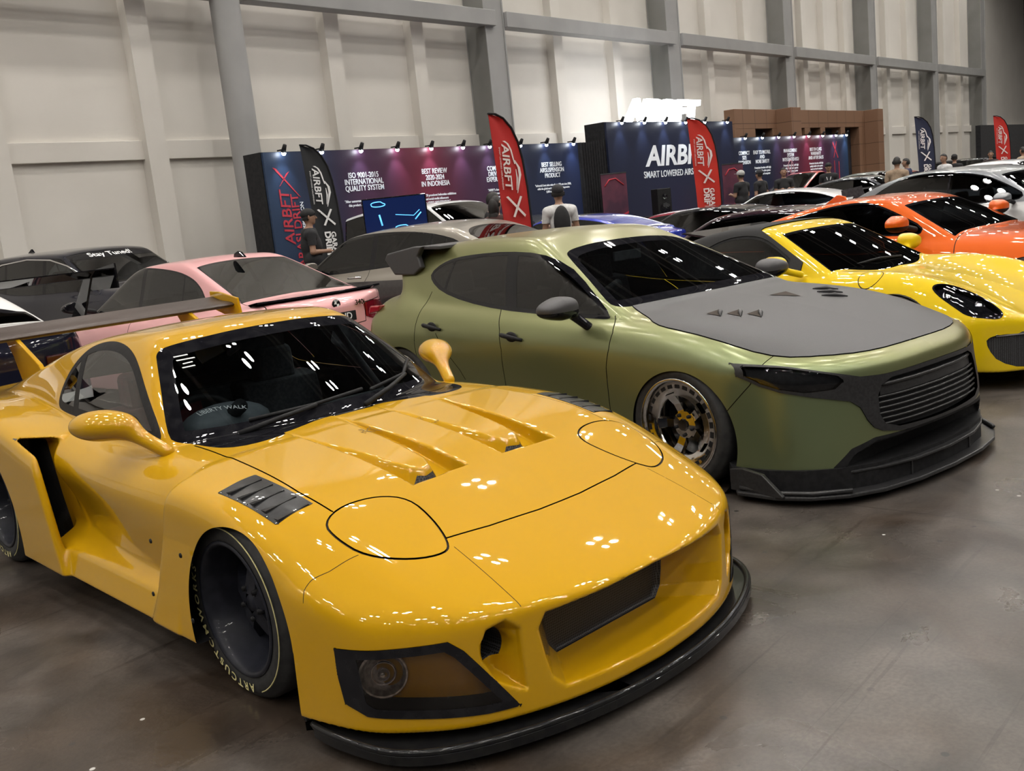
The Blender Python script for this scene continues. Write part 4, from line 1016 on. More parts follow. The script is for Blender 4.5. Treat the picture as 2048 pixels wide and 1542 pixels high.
# ------------------------------------------------------------------ generic coachwork for the other cars
class Shape:
    def __init__(s, hw, wb, fo, tail, top, roof, ws, back, gb, gt, zb, drop=(0, .012, .045, .12, .30), bump=0.0, xr=None, kside=.09, wz=None, kgh=.08, crown=.07, low=.13, nose=.08):
        xs = [p[0] for p in top]; ys = [c*hw for c in (0, .5, .74, .9, 1.05)]
        tc = [p[1] for p in top]
        V = [[z-d*(1.0)+bump*math.exp(-((x-.1)/.55)**2)*(1.0 if i in (2,) else .55 if i in (1, 3) else 0) for i, d in enumerate(drop)] for x, z in zip(xs, tc)]
        s.T = T2(xs[::-1] if xs[0] > xs[-1] else xs, ys, V[::-1] if xs[0] > xs[-1] else V)
        wz = wz or [(.1, .90), (.3, .97), (.5, 1.0), (.65, .995), (.85, .95), (1.05, .86)]
        wx = [(tail, .88), (tail+.45, .95), (-wb, .985), (-wb*.5, .965), (0, 1.0), (fo-.35, .96), (fo, .9)]
        s.W = T2([a for a, b in wx], [a for a, b in wz], [[hw*b*d for c, d in wz] for a, b in wx])
        s.XF = T1([(0, fo), (.3*hw, fo-.015), (.6*hw, fo-.08), (.8*hw, fo-.20), (.92*hw, fo-.38), (1.0*hw, fo-.62), (1.1*hw, fo-1.0)])
        s.XR = T1(xr or [(0, tail), (.5*hw, tail+.03), (.8*hw, tail+.13), (.93*hw, tail+.28), (1.05*hw, tail+.6)])
        s.roof = T1(sorted(roof)); s.ws = ws; s.bk = back; s.gb, s.gt, s.zb = gb, gt, zb; s.hw = hw; s.kside = kside; s.kgh = kgh; s.crown = crown; s.low = low
        s.zt = max(p[1] for p in roof); s.fo, s.tail, s.wb = fo, tail, wb; s.nose = nose
    def lowf(s, x, y, z):
        a = np.sqrt(y*y+1e-6); T = s.T(x, a)
        f = smax(a-s.W(x, z), (z-T)*.95, s.kside)
        f = smax(f, (x-s.XF(a)+.25*np.maximum(z-.45, 0)**2*2)*.85, s.nose)
        f = smax(f, (s.XR(a)-x+.12*np.maximum(.5-z, 0))*.9, .06)
        return smax(f, s.low-z, .03)
    def ghf(s, x, y, z):
        a = np.sqrt(y*y+1e-6)
        x0, z0, m, bow = s.ws; w_ = (z-z0+(x-x0+bow*a*a)*m)/math.sqrt(1+m*m)
        x1, z1, m1, bow1 = s.bk; b_ = (z-z1-(x-x1-bow1*a*a)*m1)/math.sqrt(1+m1*m1)
        r_ = (z-(s.roof(x)-s.crown*a*a-.08*a**4))*.97+0*y
        g = s.gb+(s.gt-s.gb)*(z-s.zb)/(s.zt-s.zb)-.045*np.clip((-x-s.wb*.62)/1.2, 0, 1)*1.0-.05*((z-s.zb)/(s.zt-s.zb))**2*0
        sd = (a-g)*.93
        return w_, b_, r_, sd
    def F(s, x, y, z):
        w_, b_, r_, sd = s.ghf(x, y, z)
        g = smax(smax(smax(w_, b_, s.kgh), r_, s.kgh), sd, s.kgh); g = smax(smax(g, s.zb-.16-z, .02), s.tail+.30-x, .05)
        return smin(s.lowf(x, y, z), g, .035)
def plain_car(root, sh, paint_, glass_=None, h=.025, rw=(.325, .235), mirrors=None, m_mirror=None, roofpaint=None, extra=None, lowpaint=None, lowz=0, ws_m=.035, side_m=.05, rg_m=.04, pil=(), wheel_rim=None, seams=(), frame=None, arches=True, dlo=None, pre=None, cabin=True, glass_side=None, belt=.02, archr=.36, wy=None, nowheel=False):
    F = sh.F; hw = sh.hw
    V, T = nets(F, (sh.tail-.08, -hw-.05, .08), (sh.fo+.08, hw+.05, sh.zt+.06), h)
    A = np.abs; reg = []
    def fields(x, y, z): return sh.ghf(x, y, z)
    zb = sh.zb
    beltf = lambda x, a: sh.T(x, np.minimum(a, sh.gb*.99))
    def wsf(m): 
        def f(x, y, z):
            w_, b_, r_, sd = fields(x, y, z); return np.maximum(np.maximum(np.maximum(r_-w_, sd-w_)+m, b_-w_), beltf(x, A(y))+.012-z)
        return f
    def rgf(m):
        def f(x, y, z):
            w_, b_, r_, sd = fields(x, y, z); return np.maximum(np.maximum(np.maximum(r_-b_, sd-b_)+m, w_-b_), beltf(x, A(y))+.02-z)
        return f
    def sgf(m, m2=0):
        def f(x, y, z):
            w_, b_, r_, sd = fields(x, y, z); return np.maximum(np.maximum(np.maximum(w_-sd, r_-sd), b_-sd)+m, beltf(x, A(y))+belt+m2-z)
        return f
    for nm, line, zz in seams: reg.append(ring_reg(nm, (lambda l: lambda x, y, z: ssline(x, z, l))(line), .004, (lambda zz: lambda x, y, z: np.maximum(np.maximum(.5*hw-A(y), zz[0]-z), np.maximum(z-zz[1], np.maximum(zz[2]-x, x-zz[3]))))(zz)))
    if pre: reg += pre
    if lowpaint: reg.append(('lower', lambda x, y, z: z-lowz))
    if roofpaint: reg.append(('roof', lambda x, y, z: np.maximum(F(x, y, z)*0+zb+.05+0*z-z, -np.maximum(-1, sh.lowf(x, y, z))+.05)))
    if frame: reg.append(('screen_frame', wsf(-.05)))
    reg.append(('windscreen_seal', wsf(ws_m-.012))); reg.append(('windscreen', wsf(ws_m)))
    if rg_m is not None: reg.append(('rear_seal', rgf(rg_m-.012))); reg.append(('rear_window', rgf(rg_m)))
    if dlo:
        dl = smooth_poly(dlo, 2); sgf = lambda m, m2=0: (lambda x, y, z: np.maximum(sdpoly(x, z, dl)+m-.03, .3*hw-A(y)))
    if side_m is not None:
        reg.append(('window_seal', sgf(side_m-.015, -.01))); reg.append(('side_window', sgf(side_m)))
        for (px_, sl, w2) in pil: reg.append(('window_seal', (lambda px_, sl, w2: lambda x, y, z: np.maximum(sgf(side_m)(x, y, z), A(x-px_-(z-zb)*sl)-w2))(px_, sl, w2)))
    if extra: reg += extra(sh)
    if arches: reg.append(('void', lambda x, y, z: np.maximum(np.minimum(np.hypot(x, z-.31)-archr, np.hypot(x+sh.wb, z-.31)-archr), .6*hw-A(y))))
    V, T, lab = carve_parts(F, V, T, reg); C = V[T].mean(1)
    g = glass_ or M_GLASSD; gs_ = glass_side or g
    E_ = lambda sel, n, m, off=0, par=root: emit(F, V, T, sel, n, m, par, off)
    body = E_(lab == 'body', 'body', paint_)
    if lowpaint: E_(lab == 'lower', 'lower_body', lowpaint)
    if roofpaint: E_(lab == 'roof', 'roof', roofpaint)
    if frame: E_(lab == 'screen_frame', 'windscreen_frame', frame)
    E_(np.isin(lab, ['windscreen_seal']), 'windscreen_seal', M_BLACKG); E_(lab == 'windscreen', 'windscreen', g)
    E_(lab == 'rear_seal', 'rear_window_seal', M_BLACKG); E_(lab == 'rear_window', 'rear_window', g)
    for nm in sorted(set(n for n, *_ in seams)): E_(lab == nm, 'panel_gap', M_GAP, -.005)
    for sg in (-1, 1):
        s_ = C[:, 1]*sg > 0
        E_((lab == 'window_seal') & s_, 'window_seal', M_BLACKG); E_((lab == 'side_window') & s_, 'side_window', gs_)
        if arches:
            for ax_ in (0, -sh.wb): arch_liner(root, ax_, .31, archr+.006, sg, hw*.93, .6*hw)
        if mirrors: 
            c, r = mirrors; head_mirror(root, sg, c, r, m_mirror or paint_, M_BLACKM if m_mirror is None or True else None, ((c[0]+.05, sh.gb+.03, c[2]-.07), (c[0]+.02, c[1]-.05, c[2]-.02)), -.02)
        if not nowheel:
            R, rr = rw; ww = wy or hw*.97
            for ax_ in (0, -sh.wb): make_wheel(root, ax_, sg, ww, R, rr, .22, 'plain', wheel_rim or M_RIMG, R, 0)
    if cabin:
        d = MB(); x0, z0, m, bow = sh.ws; d.prism([(x0+.05, z0-.35), (x0-.02, z0-.03), (x0-.35, z0-.01), (x0-.5, z0-.12), (x0-.5, z0-.4)], 1, -sh.gb*.9, sh.gb*.9); d.build('dashboard', M_CABIN, root, .02)
        for sg in (-1, 1): make_seat(root, x0-1.25, sg*.36, z0-.58, M_SEAT, hh=.55)
        f = MB(); f.box(sh.tail+.9, x0-.2, -sh.gb*.85, sh.gb*.85, z0-.68, z0-.58); f.build('cabin_floor', M_CABIN, root, .02)
    return E_, V, T, lab, C
M_RIMG = noise_mix(mat('grey_rim', (.12, .12, .13), .3, metal=.8), (.10, .10, .11), (.14, .14, .15), 20)
def on_surface(sh, x=None, y=None, z=None, dirn=1):
    """finds the outer surface along x (rear face) for given y,z"""
    xs = np.linspace(sh.tail-.1, sh.tail+1.2, 500); v = sh.F(xs, np.full(500, float(y)), np.full(500, float(z))); return xs[int(np.argmax(v < 0))]
# --- pink sedan, seen from behind
def build_pink():
    car = car_root((5.443, 10.465, math.radians(178.66)), 'pink saloon with a thin black boot lip, seen from behind', 'saloon_car')
    P = paint('pink_paint', (.72, .36, .37), .15, .38, .8, (.70, .345, .355))
    sh = Shape(.90, 2.78, .78, -3.80, [(.9, .58), (.6, .68), (.2, .77), (-.3, .85), (-.8, .90), (-1.5, .91), (-2.2, .92), (-2.9, .935), (-3.3, .94), (-3.62, .925), (-3.78, .86), (-3.95, .6)],
               [(-.4, 1.18), (-.9, 1.26), (-1.4, 1.32), (-2.0, 1.345), (-2.5, 1.32), (-3.0, 1.22), (-3.4, 1.08)], (-.52, .90, .52, .22), (-3.17, .945, .40, -.18), .70, .52, .90, kgh=.09, drop=(0, .01, .03, .10, .27), xr=[(0, -3.80), (.3, -3.755), (.5, -3.66), (.65, -3.54), (.76, -3.40), (.84, -3.2), (.92, -2.8)])
    A = np.abs
    def extra(sh):
        lamp = [(.30, .70), (.28, .815), (.40, .835), (.60, .81), (.98, .80), (.98, .66), (.60, .655), (.40, .67)]
        return [('lamp', lambda x, y, z: np.maximum(np.maximum(sdpoly(A(y), z, lamp), x+3.25), -9.0)),
                ring_reg('boot_gap', lambda x, y, z: sdpoly(A(y), z, [(-.3, 1.2), (.60, 1.2), (.595, .835), (.30, .825), (.29, .66), (-.3, .64)]), .004, lambda x, y, z: x+3.10)]
    E_, V, T, lab, C = plain_car(car, sh, P, M_GLASSM, .016, (.34, .25), ((-.78, .96, .98), (.08, .11, .06)), M_BLACKG, extra=extra, pil=((-1.62, .12, .035), (-2.36, .18, .012)), side_m=.03, ws_m=.04, rg_m=.05, dlo=[(-2.72, .965), (-2.68, 1.01), (-2.60, 1.08), (-2.44, 1.165), (-2.12, 1.245), (-1.515, 1.295), (-1.15, 1.26), (-.58, .95), (-.56, .90), (-1.56, .865), (-2.09, .885), (-2.60, .925)],
        seams=(('door_gap', [(-2.60, .98), (-2.52, .6), (-2.4, .5)], (.4, .98, -2.8, -2.2)), ('door_gap', [(-1.62, 1.0), (-1.60, .2)], (.2, .92, -1.8, -1.4))))
    E_(lab == 'boot_gap', 'boot_gap', M_GAP, -.004)
    RED = mat('dark_red_lamp', (.16, .004, .012), .08, coat=1)
    for sg in (-1, 1): E_((lab == 'lamp') & (C[:, 1]*sg > 0), 'tail_lamp', RED, .004)
    b = MB(); ys = np.linspace(-.66, .66, 15); V_ = []
    for y in ys:
        x = -3.615+.10*(y/.66)**2*1.0; V_ += [(x+.10, y, .932), (x-.04, y, .952), (x-.045, y, .938), (x+.06, y, .915)]
    b.add(V_, [(4*i+k, 4*i+(k+1) % 4, 4*i+4+(k+1) % 4, 4*i+4+k) for i in range(14) for k in range(4)]); b.build('boot_lip', M_BLACKG, car)
    xr = lambda y, z: on_surface(sh, y=y, z=z)
    Rv = Matrix(((0, 0, -1, 0), (-1, 0, 0, 0), (0, 1, 0, 0), (0, 0, 0, 1)))     # lettering plane facing backwards
    def at(y, z, off=.004): return Matrix.Translation((xr(y, z)-off, y, z)) @ Rv
    text_obj('model_badge', '340i', .062, at(-.22, .835, .022), M_BLACKG, car, .012, .003)
    b = MB(); M = Matrix.Translation((xr(0, .85)-.004, .03, .85)) @ Matrix.Rotation(math.pi/2, 4, 'Z')
    b.lathe([(0, .004), (.041, .004), (.043, -.004)], 32, M); bd = b.build('roundel', M_BLACKG, car)
    q = MB()
    for a0 in (0, math.pi):
        q.add([tuple(M @ Vector((0, .006, 0)))]+[tuple(M @ Vector((.026*math.cos(a0+t), .006, .026*math.sin(a0+t)))) for t in np.linspace(0, math.pi/2, 8)], [tuple(range(9))])
    q.build('roundel_quarters', M_WHITE, bd)
    text_obj('roundel_letters', 'BMW', .022, Matrix.Translation((xr(0, .85)-.010, .03, .880)) @ Rv, M_WHITE, bd, .0, .001)
    pl = MB(); x_ = xr(0, .73)-.006; pl.box(x_-.008, x_, -.15, .33, .69, .775); p = pl.build('number_plate', M_BLACKM, car, .004)
    text_obj('plate_lettering', 'B 1340 UD', .085, Matrix.Translation((x_-.010, .09, .732)) @ Rv, M_WHITE, p, .006, .001)
    b = MB(); b.prism([(-2.28, 1.315), (-2.30, 1.352), (-2.36, 1.372), (-2.40, 1.362), (-2.47, 1.308)], 1, -.018, .018); b.build('antenna_fin', M_BLACKG, car, .01, 3)
build_pink()
# --- yellow soft-top roadster
def build_roadster():
    car = car_root((7.519, 2.339, math.radians(-10.71)), 'bright yellow roadster with a black fabric roof', 'roadster_car')
    P = paint('bright_yellow_paint', (.68, .48, .004), 0, .35, 1.0, (.66, .46, .004)); P.node_tree.nodes['Principled BSDF'].inputs['Specular IOR Level'].default_value = .1
    CL = noise_mix(mat('black_canvas', (.018, .018, .019), .9), (.015, .015, .016), (.024, .024, .025), 300, 2, bump=.3, bscale=600)
    sh = Shape(.86, 2.44, .90, -3.1, [(1.0, .33), (.85, .42), (.6, .53), (.3, .635), (0, .705), (-.3, .745), (-.7, .775), (-1.5, .80), (-2.3, .82), (-2.8, .80), (-3.2, .7)],
               [(-.4, 1.06), (-.8, 1.115), (-1.1, 1.145), (-1.5, 1.15), (-1.9, 1.10), (-2.3, .99), (-2.7, .87), (-3.1, .74)], (-.42, .775, .50, .26), (-3.2, .65, .5, .0), .69, .50, .78, bump=.06, drop=(0, .002, .0, .09, .32), kside=.12)
    A = np.abs
    LAMP = smooth_poly([(.225, .690), (.27, .622), (.369, .565), (.5, .56), (.665, .625), (.705, .668), (.655, .718), (.528, .768), (.406, .752), (.29, .73)], 2)
    def extra(sh):
        def roofr(x, y, z):
            w_, b_, r_, sd = sh.ghf(x, y, z); return np.maximum(np.maximum(w_-.0-np.maximum(r_, sd)+.02, sh.T(x, A(y)*.98)+.02-z), -(-x-.62-.3*A(y)*0)+0)
        def sidew(x, y, z): return np.maximum(np.maximum(sdpoly(x, z, smooth_poly([(-.80, .80), (-1.16, 1.02), (-1.35, 1.065), (-1.6, 1.05), (-1.82, .96), (-1.9, .84)], 2)), .3-A(y)), -9)
        return [('canvas', lambda x, y, z: np.maximum(sh.T(x, np.minimum(A(y), .68))+.035-z, (lambda f: np.maximum(f[0]-np.maximum(f[2], f[3])+.035, x+.8))(sh.ghf(x, y, z)))),
                ('soft_seal', lambda x, y, z: sidew(x, y, z)-.02), ('soft_window', sidew),
                ('lamp_rim', lambda x, y, z: np.maximum(sdpoly(x, A(y), LAMP), .42-z)), ('lamp', lambda x, y, z: np.maximum(sdpoly(x, A(y), LAMP)+.012, .42-z)),
                ring_reg('front_gap', lambda x, y, z: ssline(x, z, [(-.2, .525), (.15, .521), (.35, .508), (.47, .478), (.6, .46)]), .003, lambda x, y, z: np.maximum(.60-A(y), np.maximum(.10-x, x-.47))),
                ring_reg('cap_gap', lambda x, y, z: np.hypot(x+.22, A(y)-.68)-.085, .003, lambda x, y, z: .6-z+0*x),
                ('intake', lambda x, y, z: np.maximum(np.maximum(sdpoly(A(y), z, smooth_poly([(.42, .16), (.41, .36), (.60, .375), (.70, .38), (.745, .36), (.74, .29), (.705, .20), (.60, .15)], 1)), .3-x), -9))]
    E_, V, T, lab, C = plain_car(car, sh, P, M_GLASSD, .015, (.32, .24), None, extra=extra, side_m=None, rg_m=None, ws_m=.055, archr=.335)
    E_(lab == 'canvas', 'soft_top', CL, .008); E_(lab == 'front_gap', 'panel_gap', M_GAP, -.004); E_(lab == 'cap_gap', 'filler_cap_gap', M_GAP, -.003)
    for sg in (-1, 1):
        s_ = C[:, 1]*sg > 0
        E_((lab == 'soft_window') & s_, 'side_window', M_GLASSD); E_((lab == 'soft_seal') & s_, 'window_seal', M_BLACKM, .002)
        E_((lab == 'lamp_rim') & s_, 'headlight_rim', M_BLACKG, .001)
        hl = E_((lab == 'lamp') & s_, 'headlight', M_LENS, .003); E_((lab == 'lamp') & s_, 'headlight_body', M_BLACKG, -.04, hl)
        for (lx, ly, lz, lr) in ((.34, .665, .612, .045), (.52, .61, .545, .038)):
            b = MB(); M = Matrix.Translation((lx, sg*ly, lz)) @ Matrix.Rotation(math.atan2(-.8, sg*.3), 4, 'Z') @ Matrix.Rotation(.5, 4, 'X')
            b.lathe([(0, .02), (lr*.5, .016), (lr*.8, 0), (lr*.85, .008), (lr, .01), (lr*1.05, -.01)], 24, M); b.build('projector_lamp', M_CHROME, hl)
        E_((lab == 'intake') & s_, 'side_intake', M_MESH, -.015)
        b = MB(); b.tube([(.835, sg*.47, .372), (.775, sg*.585, .376), (.665, sg*.705, .374)], .013, 8); b.build('daylight_lamp', M_CHROME, car)
        head_mirror(car, sg, (-.865, .935, .872), (.10, .105, .072), P, None, ((-.76, .74, .79), (-.82, .85, .83)))
    b = MB(); b.tube([(-.58, -.50, .80), (-.50, -.1, .835), (-.50, .2, .82)], .009, 6); b.build('wiper', M_BLACKM, car)
build_roadster()
# --- orange fastback coupe
def build_orange():
    k = 1.06
    car = car_root((9.261*k, 1.893*k, math.radians(-8.54)), 'orange glossy fastback coupe behind the yellow roadster', 'coupe_car')
    P = paint('orange_paint', (.62, .105, .008), .1, .35, 1.0, (.60, .10, .008)); P.node_tree.nodes['Principled BSDF'].inputs['Specular IOR Level'].default_value = .1
    sh = Shape(.94, 2.75, .98, -3.7, [(1.05, .60), (.85, .68), (.6, .755), (.2, .83), (-.2, .865), (-.6, .885), (-1.0, .90), (-2, .93), (-2.8, .95), (-3.3, .94), (-3.8, .84)],
               [(-.7, 1.14), (-1.1, 1.195), (-1.4, 1.232), (-1.8, 1.25), (-2.3, 1.20), (-2.8, 1.09), (-3.2, .98), (-3.6, .88)], (-.62, .885, .48, .30), (-3.9, .75, .40, .0), .74, .54, .90, bump=.025, kside=.10, kgh=.08)
    A = np.abs
    E_, V, T, lab, C = plain_car(car, sh, P, M_GLASSD, .018, (.34, .25), ((-1.10, 1.03, 1.0), (.10, .12, .075)), P, side_m=.03, rg_m=None, ws_m=.05, dlo=[(-2.95, .97), (-2.75, 1.01), (-2.41, 1.09), (-2.08, 1.165), (-1.81, 1.19), (-1.6, 1.185), (-1.36, 1.10), (-.90, .885), (-1.41, .895), (-2.4, .93)],
        extra=lambda sh: [ring_reg('door_gap', lambda x, y, z: ssline(x, z, [(-.70, .95), (-.62, .6), (-.65, .2)]), .004, lambda x, y, z: np.maximum(.6-A(y), np.maximum(.2-z, z-.93))),
          ('rear_quarter', lambda x, y, z: np.maximum(np.maximum(.95-z, x+2.95), -9))])
    E_(lab == 'door_gap', 'panel_gap', M_GAP, -.004); E_(lab == 'rear_quarter', 'rear_deck', P)
    b = MB(); b.prism([(-2.15, 1.20), (-2.20, 1.26), (-2.28, 1.285), (-2.45, 1.18)], 1, -.02, .02); b.build('antenna_fin', P, car, .008)
    b = MB(); b.prism([(-3.45, .98), (-3.75, 1.03), (-3.80, 1.02), (-3.5, .96)], 1, -.75, .75); b.build('rear_spoiler', M_BLACKG, car, .006)
build_orange()
# --- grey two-door behind the orange coupe
def build_grey_coupe():
    car = car_root((14.61, 2.456, math.radians(-10.7)), 'large satin grey two-door coupe at the right, behind the orange coupe', 'coupe_car')
    P = paint('satin_grey_paint', (.17, .18, .195), .6, .32, .6, (.16, .17, .185)); L = paint('pale_grey_paint', (.42, .42, .42), .3, .35, .6)
    sh = Shape(1.0, 2.95, .95, -3.95, [(1.05, .72), (.8, .82), (.4, .90), (0, .93), (-.5, .945), (-1.0, .95), (-2, .97), (-3, 1.0), (-3.6, .98), (-4.0, .85)],
               [(-.8, 1.27), (-1.2, 1.35), (-1.6, 1.40), (-2.2, 1.425), (-2.7, 1.38), (-3.1, 1.26), (-3.5, 1.08)], (-.50, .945, .55, .28), (-3.75, .98, .55, .0), .80, .60, .95, kgh=.08)
    E_, V, T, lab, C = plain_car(car, sh, P, M_GLASSD, .025, (.36, .26), ((-1.0, 1.06, .98), (.11, .13, .075)), P, side_m=.03, lowpaint=L, lowz=.91, pil=((-1.88, 0, .008),), ws_m=.05, dlo=[(-3.1, 1.07), (-2.82, 1.24), (-2.55, 1.345), (-2.12, 1.372), (-1.47, 1.30), (-1.1, 1.145), (-.76, .95), (-1.39, .93), (-2.9, 1.0)])
build_grey_coupe()
# --- taupe grand tourer behind the green hatchback
def build_taupe():
    car = car_root((8.773, 11.228, math.radians(183.65)), 'taupe grey saloon with dark lower doors, between the pink saloon and the green hatchback', 'saloon_car')
    P = paint('taupe_paint', (.30, .275, .24), .65, .33, .7, (.28, .26, .225)); L = noise_mix(mat('black_lower_body', (.02, .017, .018), .3, coat=.5), (.018, .015, .016), (.024, .02, .021), 20)
    sh = Shape(.95, 3.0, .85, -4.0, [(.95, .70), (.6, .80), (.2, .88), (-.3, .93), (-.8, .945), (-1.8, .955), (-2.6, .98), (-3.2, 1.02), (-3.7, 1.02), (-4.05, .92)],
               [(-.4, 1.20), (-.9, 1.31), (-1.4, 1.39), (-2.0, 1.43), (-2.6, 1.43), (-3.0, 1.39), (-3.4, 1.29), (-3.8, 1.14)], (-.48, .95, .60, .25), (-3.72, 1.06, .42, -.10), .79, .60, .95, kgh=.09)
    E_, V, T, lab, C = plain_car(car, sh, P, M_GLASSD, .02, (.35, .26), ((-.92, 1.02, 1.02), (.09, .12, .065)), P, side_m=.03, lowpaint=L, lowz=.80, pil=((-1.80, .0, .045), (-2.75, .1, .012)), rg_m=.045, dlo=[(-.58, .935), (-.95, 1.19), (-1.28, 1.34), (-2.0, 1.365), (-2.69, 1.31), (-3.25, 1.16), (-3.05, 1.02), (-1.78, .95), (-1.05, .91)],
        seams=(('door_gap', [(-1.78, .97), (-1.76, .88), (-1.70, .70), (-1.50, .3)], (.3, .948, -2.0, -1.6)),))
    for sg in (-1, 1):
        for x in (-1.62, -2.7):
            b = MB(); b.tube([(x-.12, sg*.925, .855), (x-.08, sg*.955, .86), (x+.08, sg*.955, .858), (x+.12, sg*.925, .852)], .014, 8); b.build('door_handle', M_CHROME, car)
build_taupe()
# ------------------------------------------------------------------ further cars seen over the roofs
def coupe_shape(zr=1.28, hw=.92, zb=.88, tail=-3.75, wb=2.7):
    k = zr-.02
    return Shape(hw, wb, .95, tail, [(1.05, .55), (.8, .64), (.3, .74), (-.3, zb-.04), (-.8, zb-.01), (-2, zb+.01), (-2.9, zb+.05), (tail+.3, zb+.04), (tail-.05, zb-.06)],
        [(-.6, k-.12), (-1.1, k-.04), (-1.5, k), (-1.95, k+.01), (-2.4, k-.03), (-2.9, k-.13), (-3.3, k-.27)], (-.50, zb, .50, .28), (tail+.25, zb+.04, .34, .0), .72, .52, zb)
def van_shape(zr=1.76, hw=.92):
    return Shape(hw, 2.9, .85, -3.85, [(.9, .80), (.6, .92), (.2, 1.0), (-.2, 1.05), (-1, 1.08), (-2.5, 1.10), (-3.6, 1.10), (-3.9, 1.0)],
        [(-.4, zr-.16), (-.9, zr-.06), (-1.5, zr-.01), (-2.3, zr), (-3.1, zr-.03), (-3.7, zr-.12)], (-.15, 1.04, .62, .18), (-3.86, 1.1, 3.5, .0), .82, .70, 1.06, wz=[(.1, .92), (.4, 1.0), (.7, 1.0), (.95, .97), (1.15, .92)], archr=.36) if False else \
        Shape(hw, 2.9, .85, -3.85, [(.9, .80), (.6, .92), (.2, 1.0), (-.2, 1.05), (-1, 1.08), (-2.5, 1.10), (-3.6, 1.10), (-3.9, 1.0)],
        [(-.4, zr-.16), (-.9, zr-.06), (-1.5, zr-.01), (-2.3, zr), (-3.1, zr-.03), (-3.7, zr-.12)], (-.15, 1.04, .62, .18), (-3.86, 1.1, 3.5, .0), .82, .70, 1.06, wz=[(.1, .92), (.4, 1.0), (.7, 1.0), (.95, .97), (1.15, .92)])
def pnt(n, c, metal=.3, rough=.3):
    m = paint(n, c, metal if max(c) > .04 else 0.0, rough, .9)
    if max(c) < .04: m.node_tree.nodes['Principled BSDF'].inputs['Specular IOR Level'].default_value = .05
    return m
def mini(label, pose, sh, P, h=.035, name='parked_car', **kw):
    c = car_root(pose, label, name)
    kw.setdefault('cabin', False); kw.setdefault('arches', True)
    r = plain_car(c, sh, P, M_GLASSD, h, **kw); return c, r
R_ = math.radians
M_GLASSX = noise_mix(mat('near_black_glass', (.006, .007, .008), .03, coat=.5), (.005, .006, .007), (.008, .009, .010), 10)
def build_suv():      # black estate with sunstrip lettering, far left
    sh = van_shape(1.60); sh.ws = (-.42, 1.14, .62, .22)
    P = pnt('blue_black_paint', (.012, .013, .022), .2, .25)
    c, (E_, V, T, lab, C) = mini('black estate car with silver window trim and lettered sunstrip near the wall, far left', (7.35, 13.1, R_(8.4)), sh, P, .028, 'estate_car',
        cabin=True, glass_side=M_GLASSM, pil=((-1.55, 0, .04), (-2.6, 0, .03)), side_m=.06,
        extra=lambda sh: [('sunstrip', lambda x, y, z: (lambda f: np.maximum(np.maximum(np.maximum(f[2]-f[0], f[3]-f[0])+.02, f[1]-f[0]), 1.42-z))(sh.ghf(x, y, z)))])
    E_(lab == 'sunstrip', 'sunstrip', M_BLACKG, .002)
    for sg in (-1, 1):
        b = MB(); pts = []
        for (x, z) in ((-3.4, 1.22), (-3.2, 1.36), (-2.7, 1.46), (-2.0, 1.50), (-1.4, 1.46), (-1.0, 1.36), (-.62, 1.18)):
            ys = np.linspace(.95, .5, 200); v = sh.F(np.full(200, x), ys*1.0, np.full(200, z)); pts.append((x, sg*(ys[int(np.argmax(v < 0))]+.006), z))
        b.tube(pts, .013, 6); b.build('window_trim', M_CHROME, c)
    m, x0 = .62, -.42; tx = lambda z, y: x0-(z-1.14)/m-.22*y*y
    a = math.atan(m); yy0 = -.02
    ux = Vector((-math.cos(a), 0, math.sin(a)))
    tv, tf = text_data('Stay Tuned!', .15, .02, 0); out = []
    for (u, v, _) in tv:
        y = -.05+u; z = 1.475+v*math.sin(a); out.append((tx(z, y)+.012, y, z))
    mesh_from('sunstrip_lettering', out, tf, M_WHITE, c)
    b = MB(); b.prism([(-2.95, 1.60), (-3.0, 1.66), (-3.1, 1.60)], 1, -.015, .015); b.build('antenna_fin', M_BLACKG, c)
build_suv()
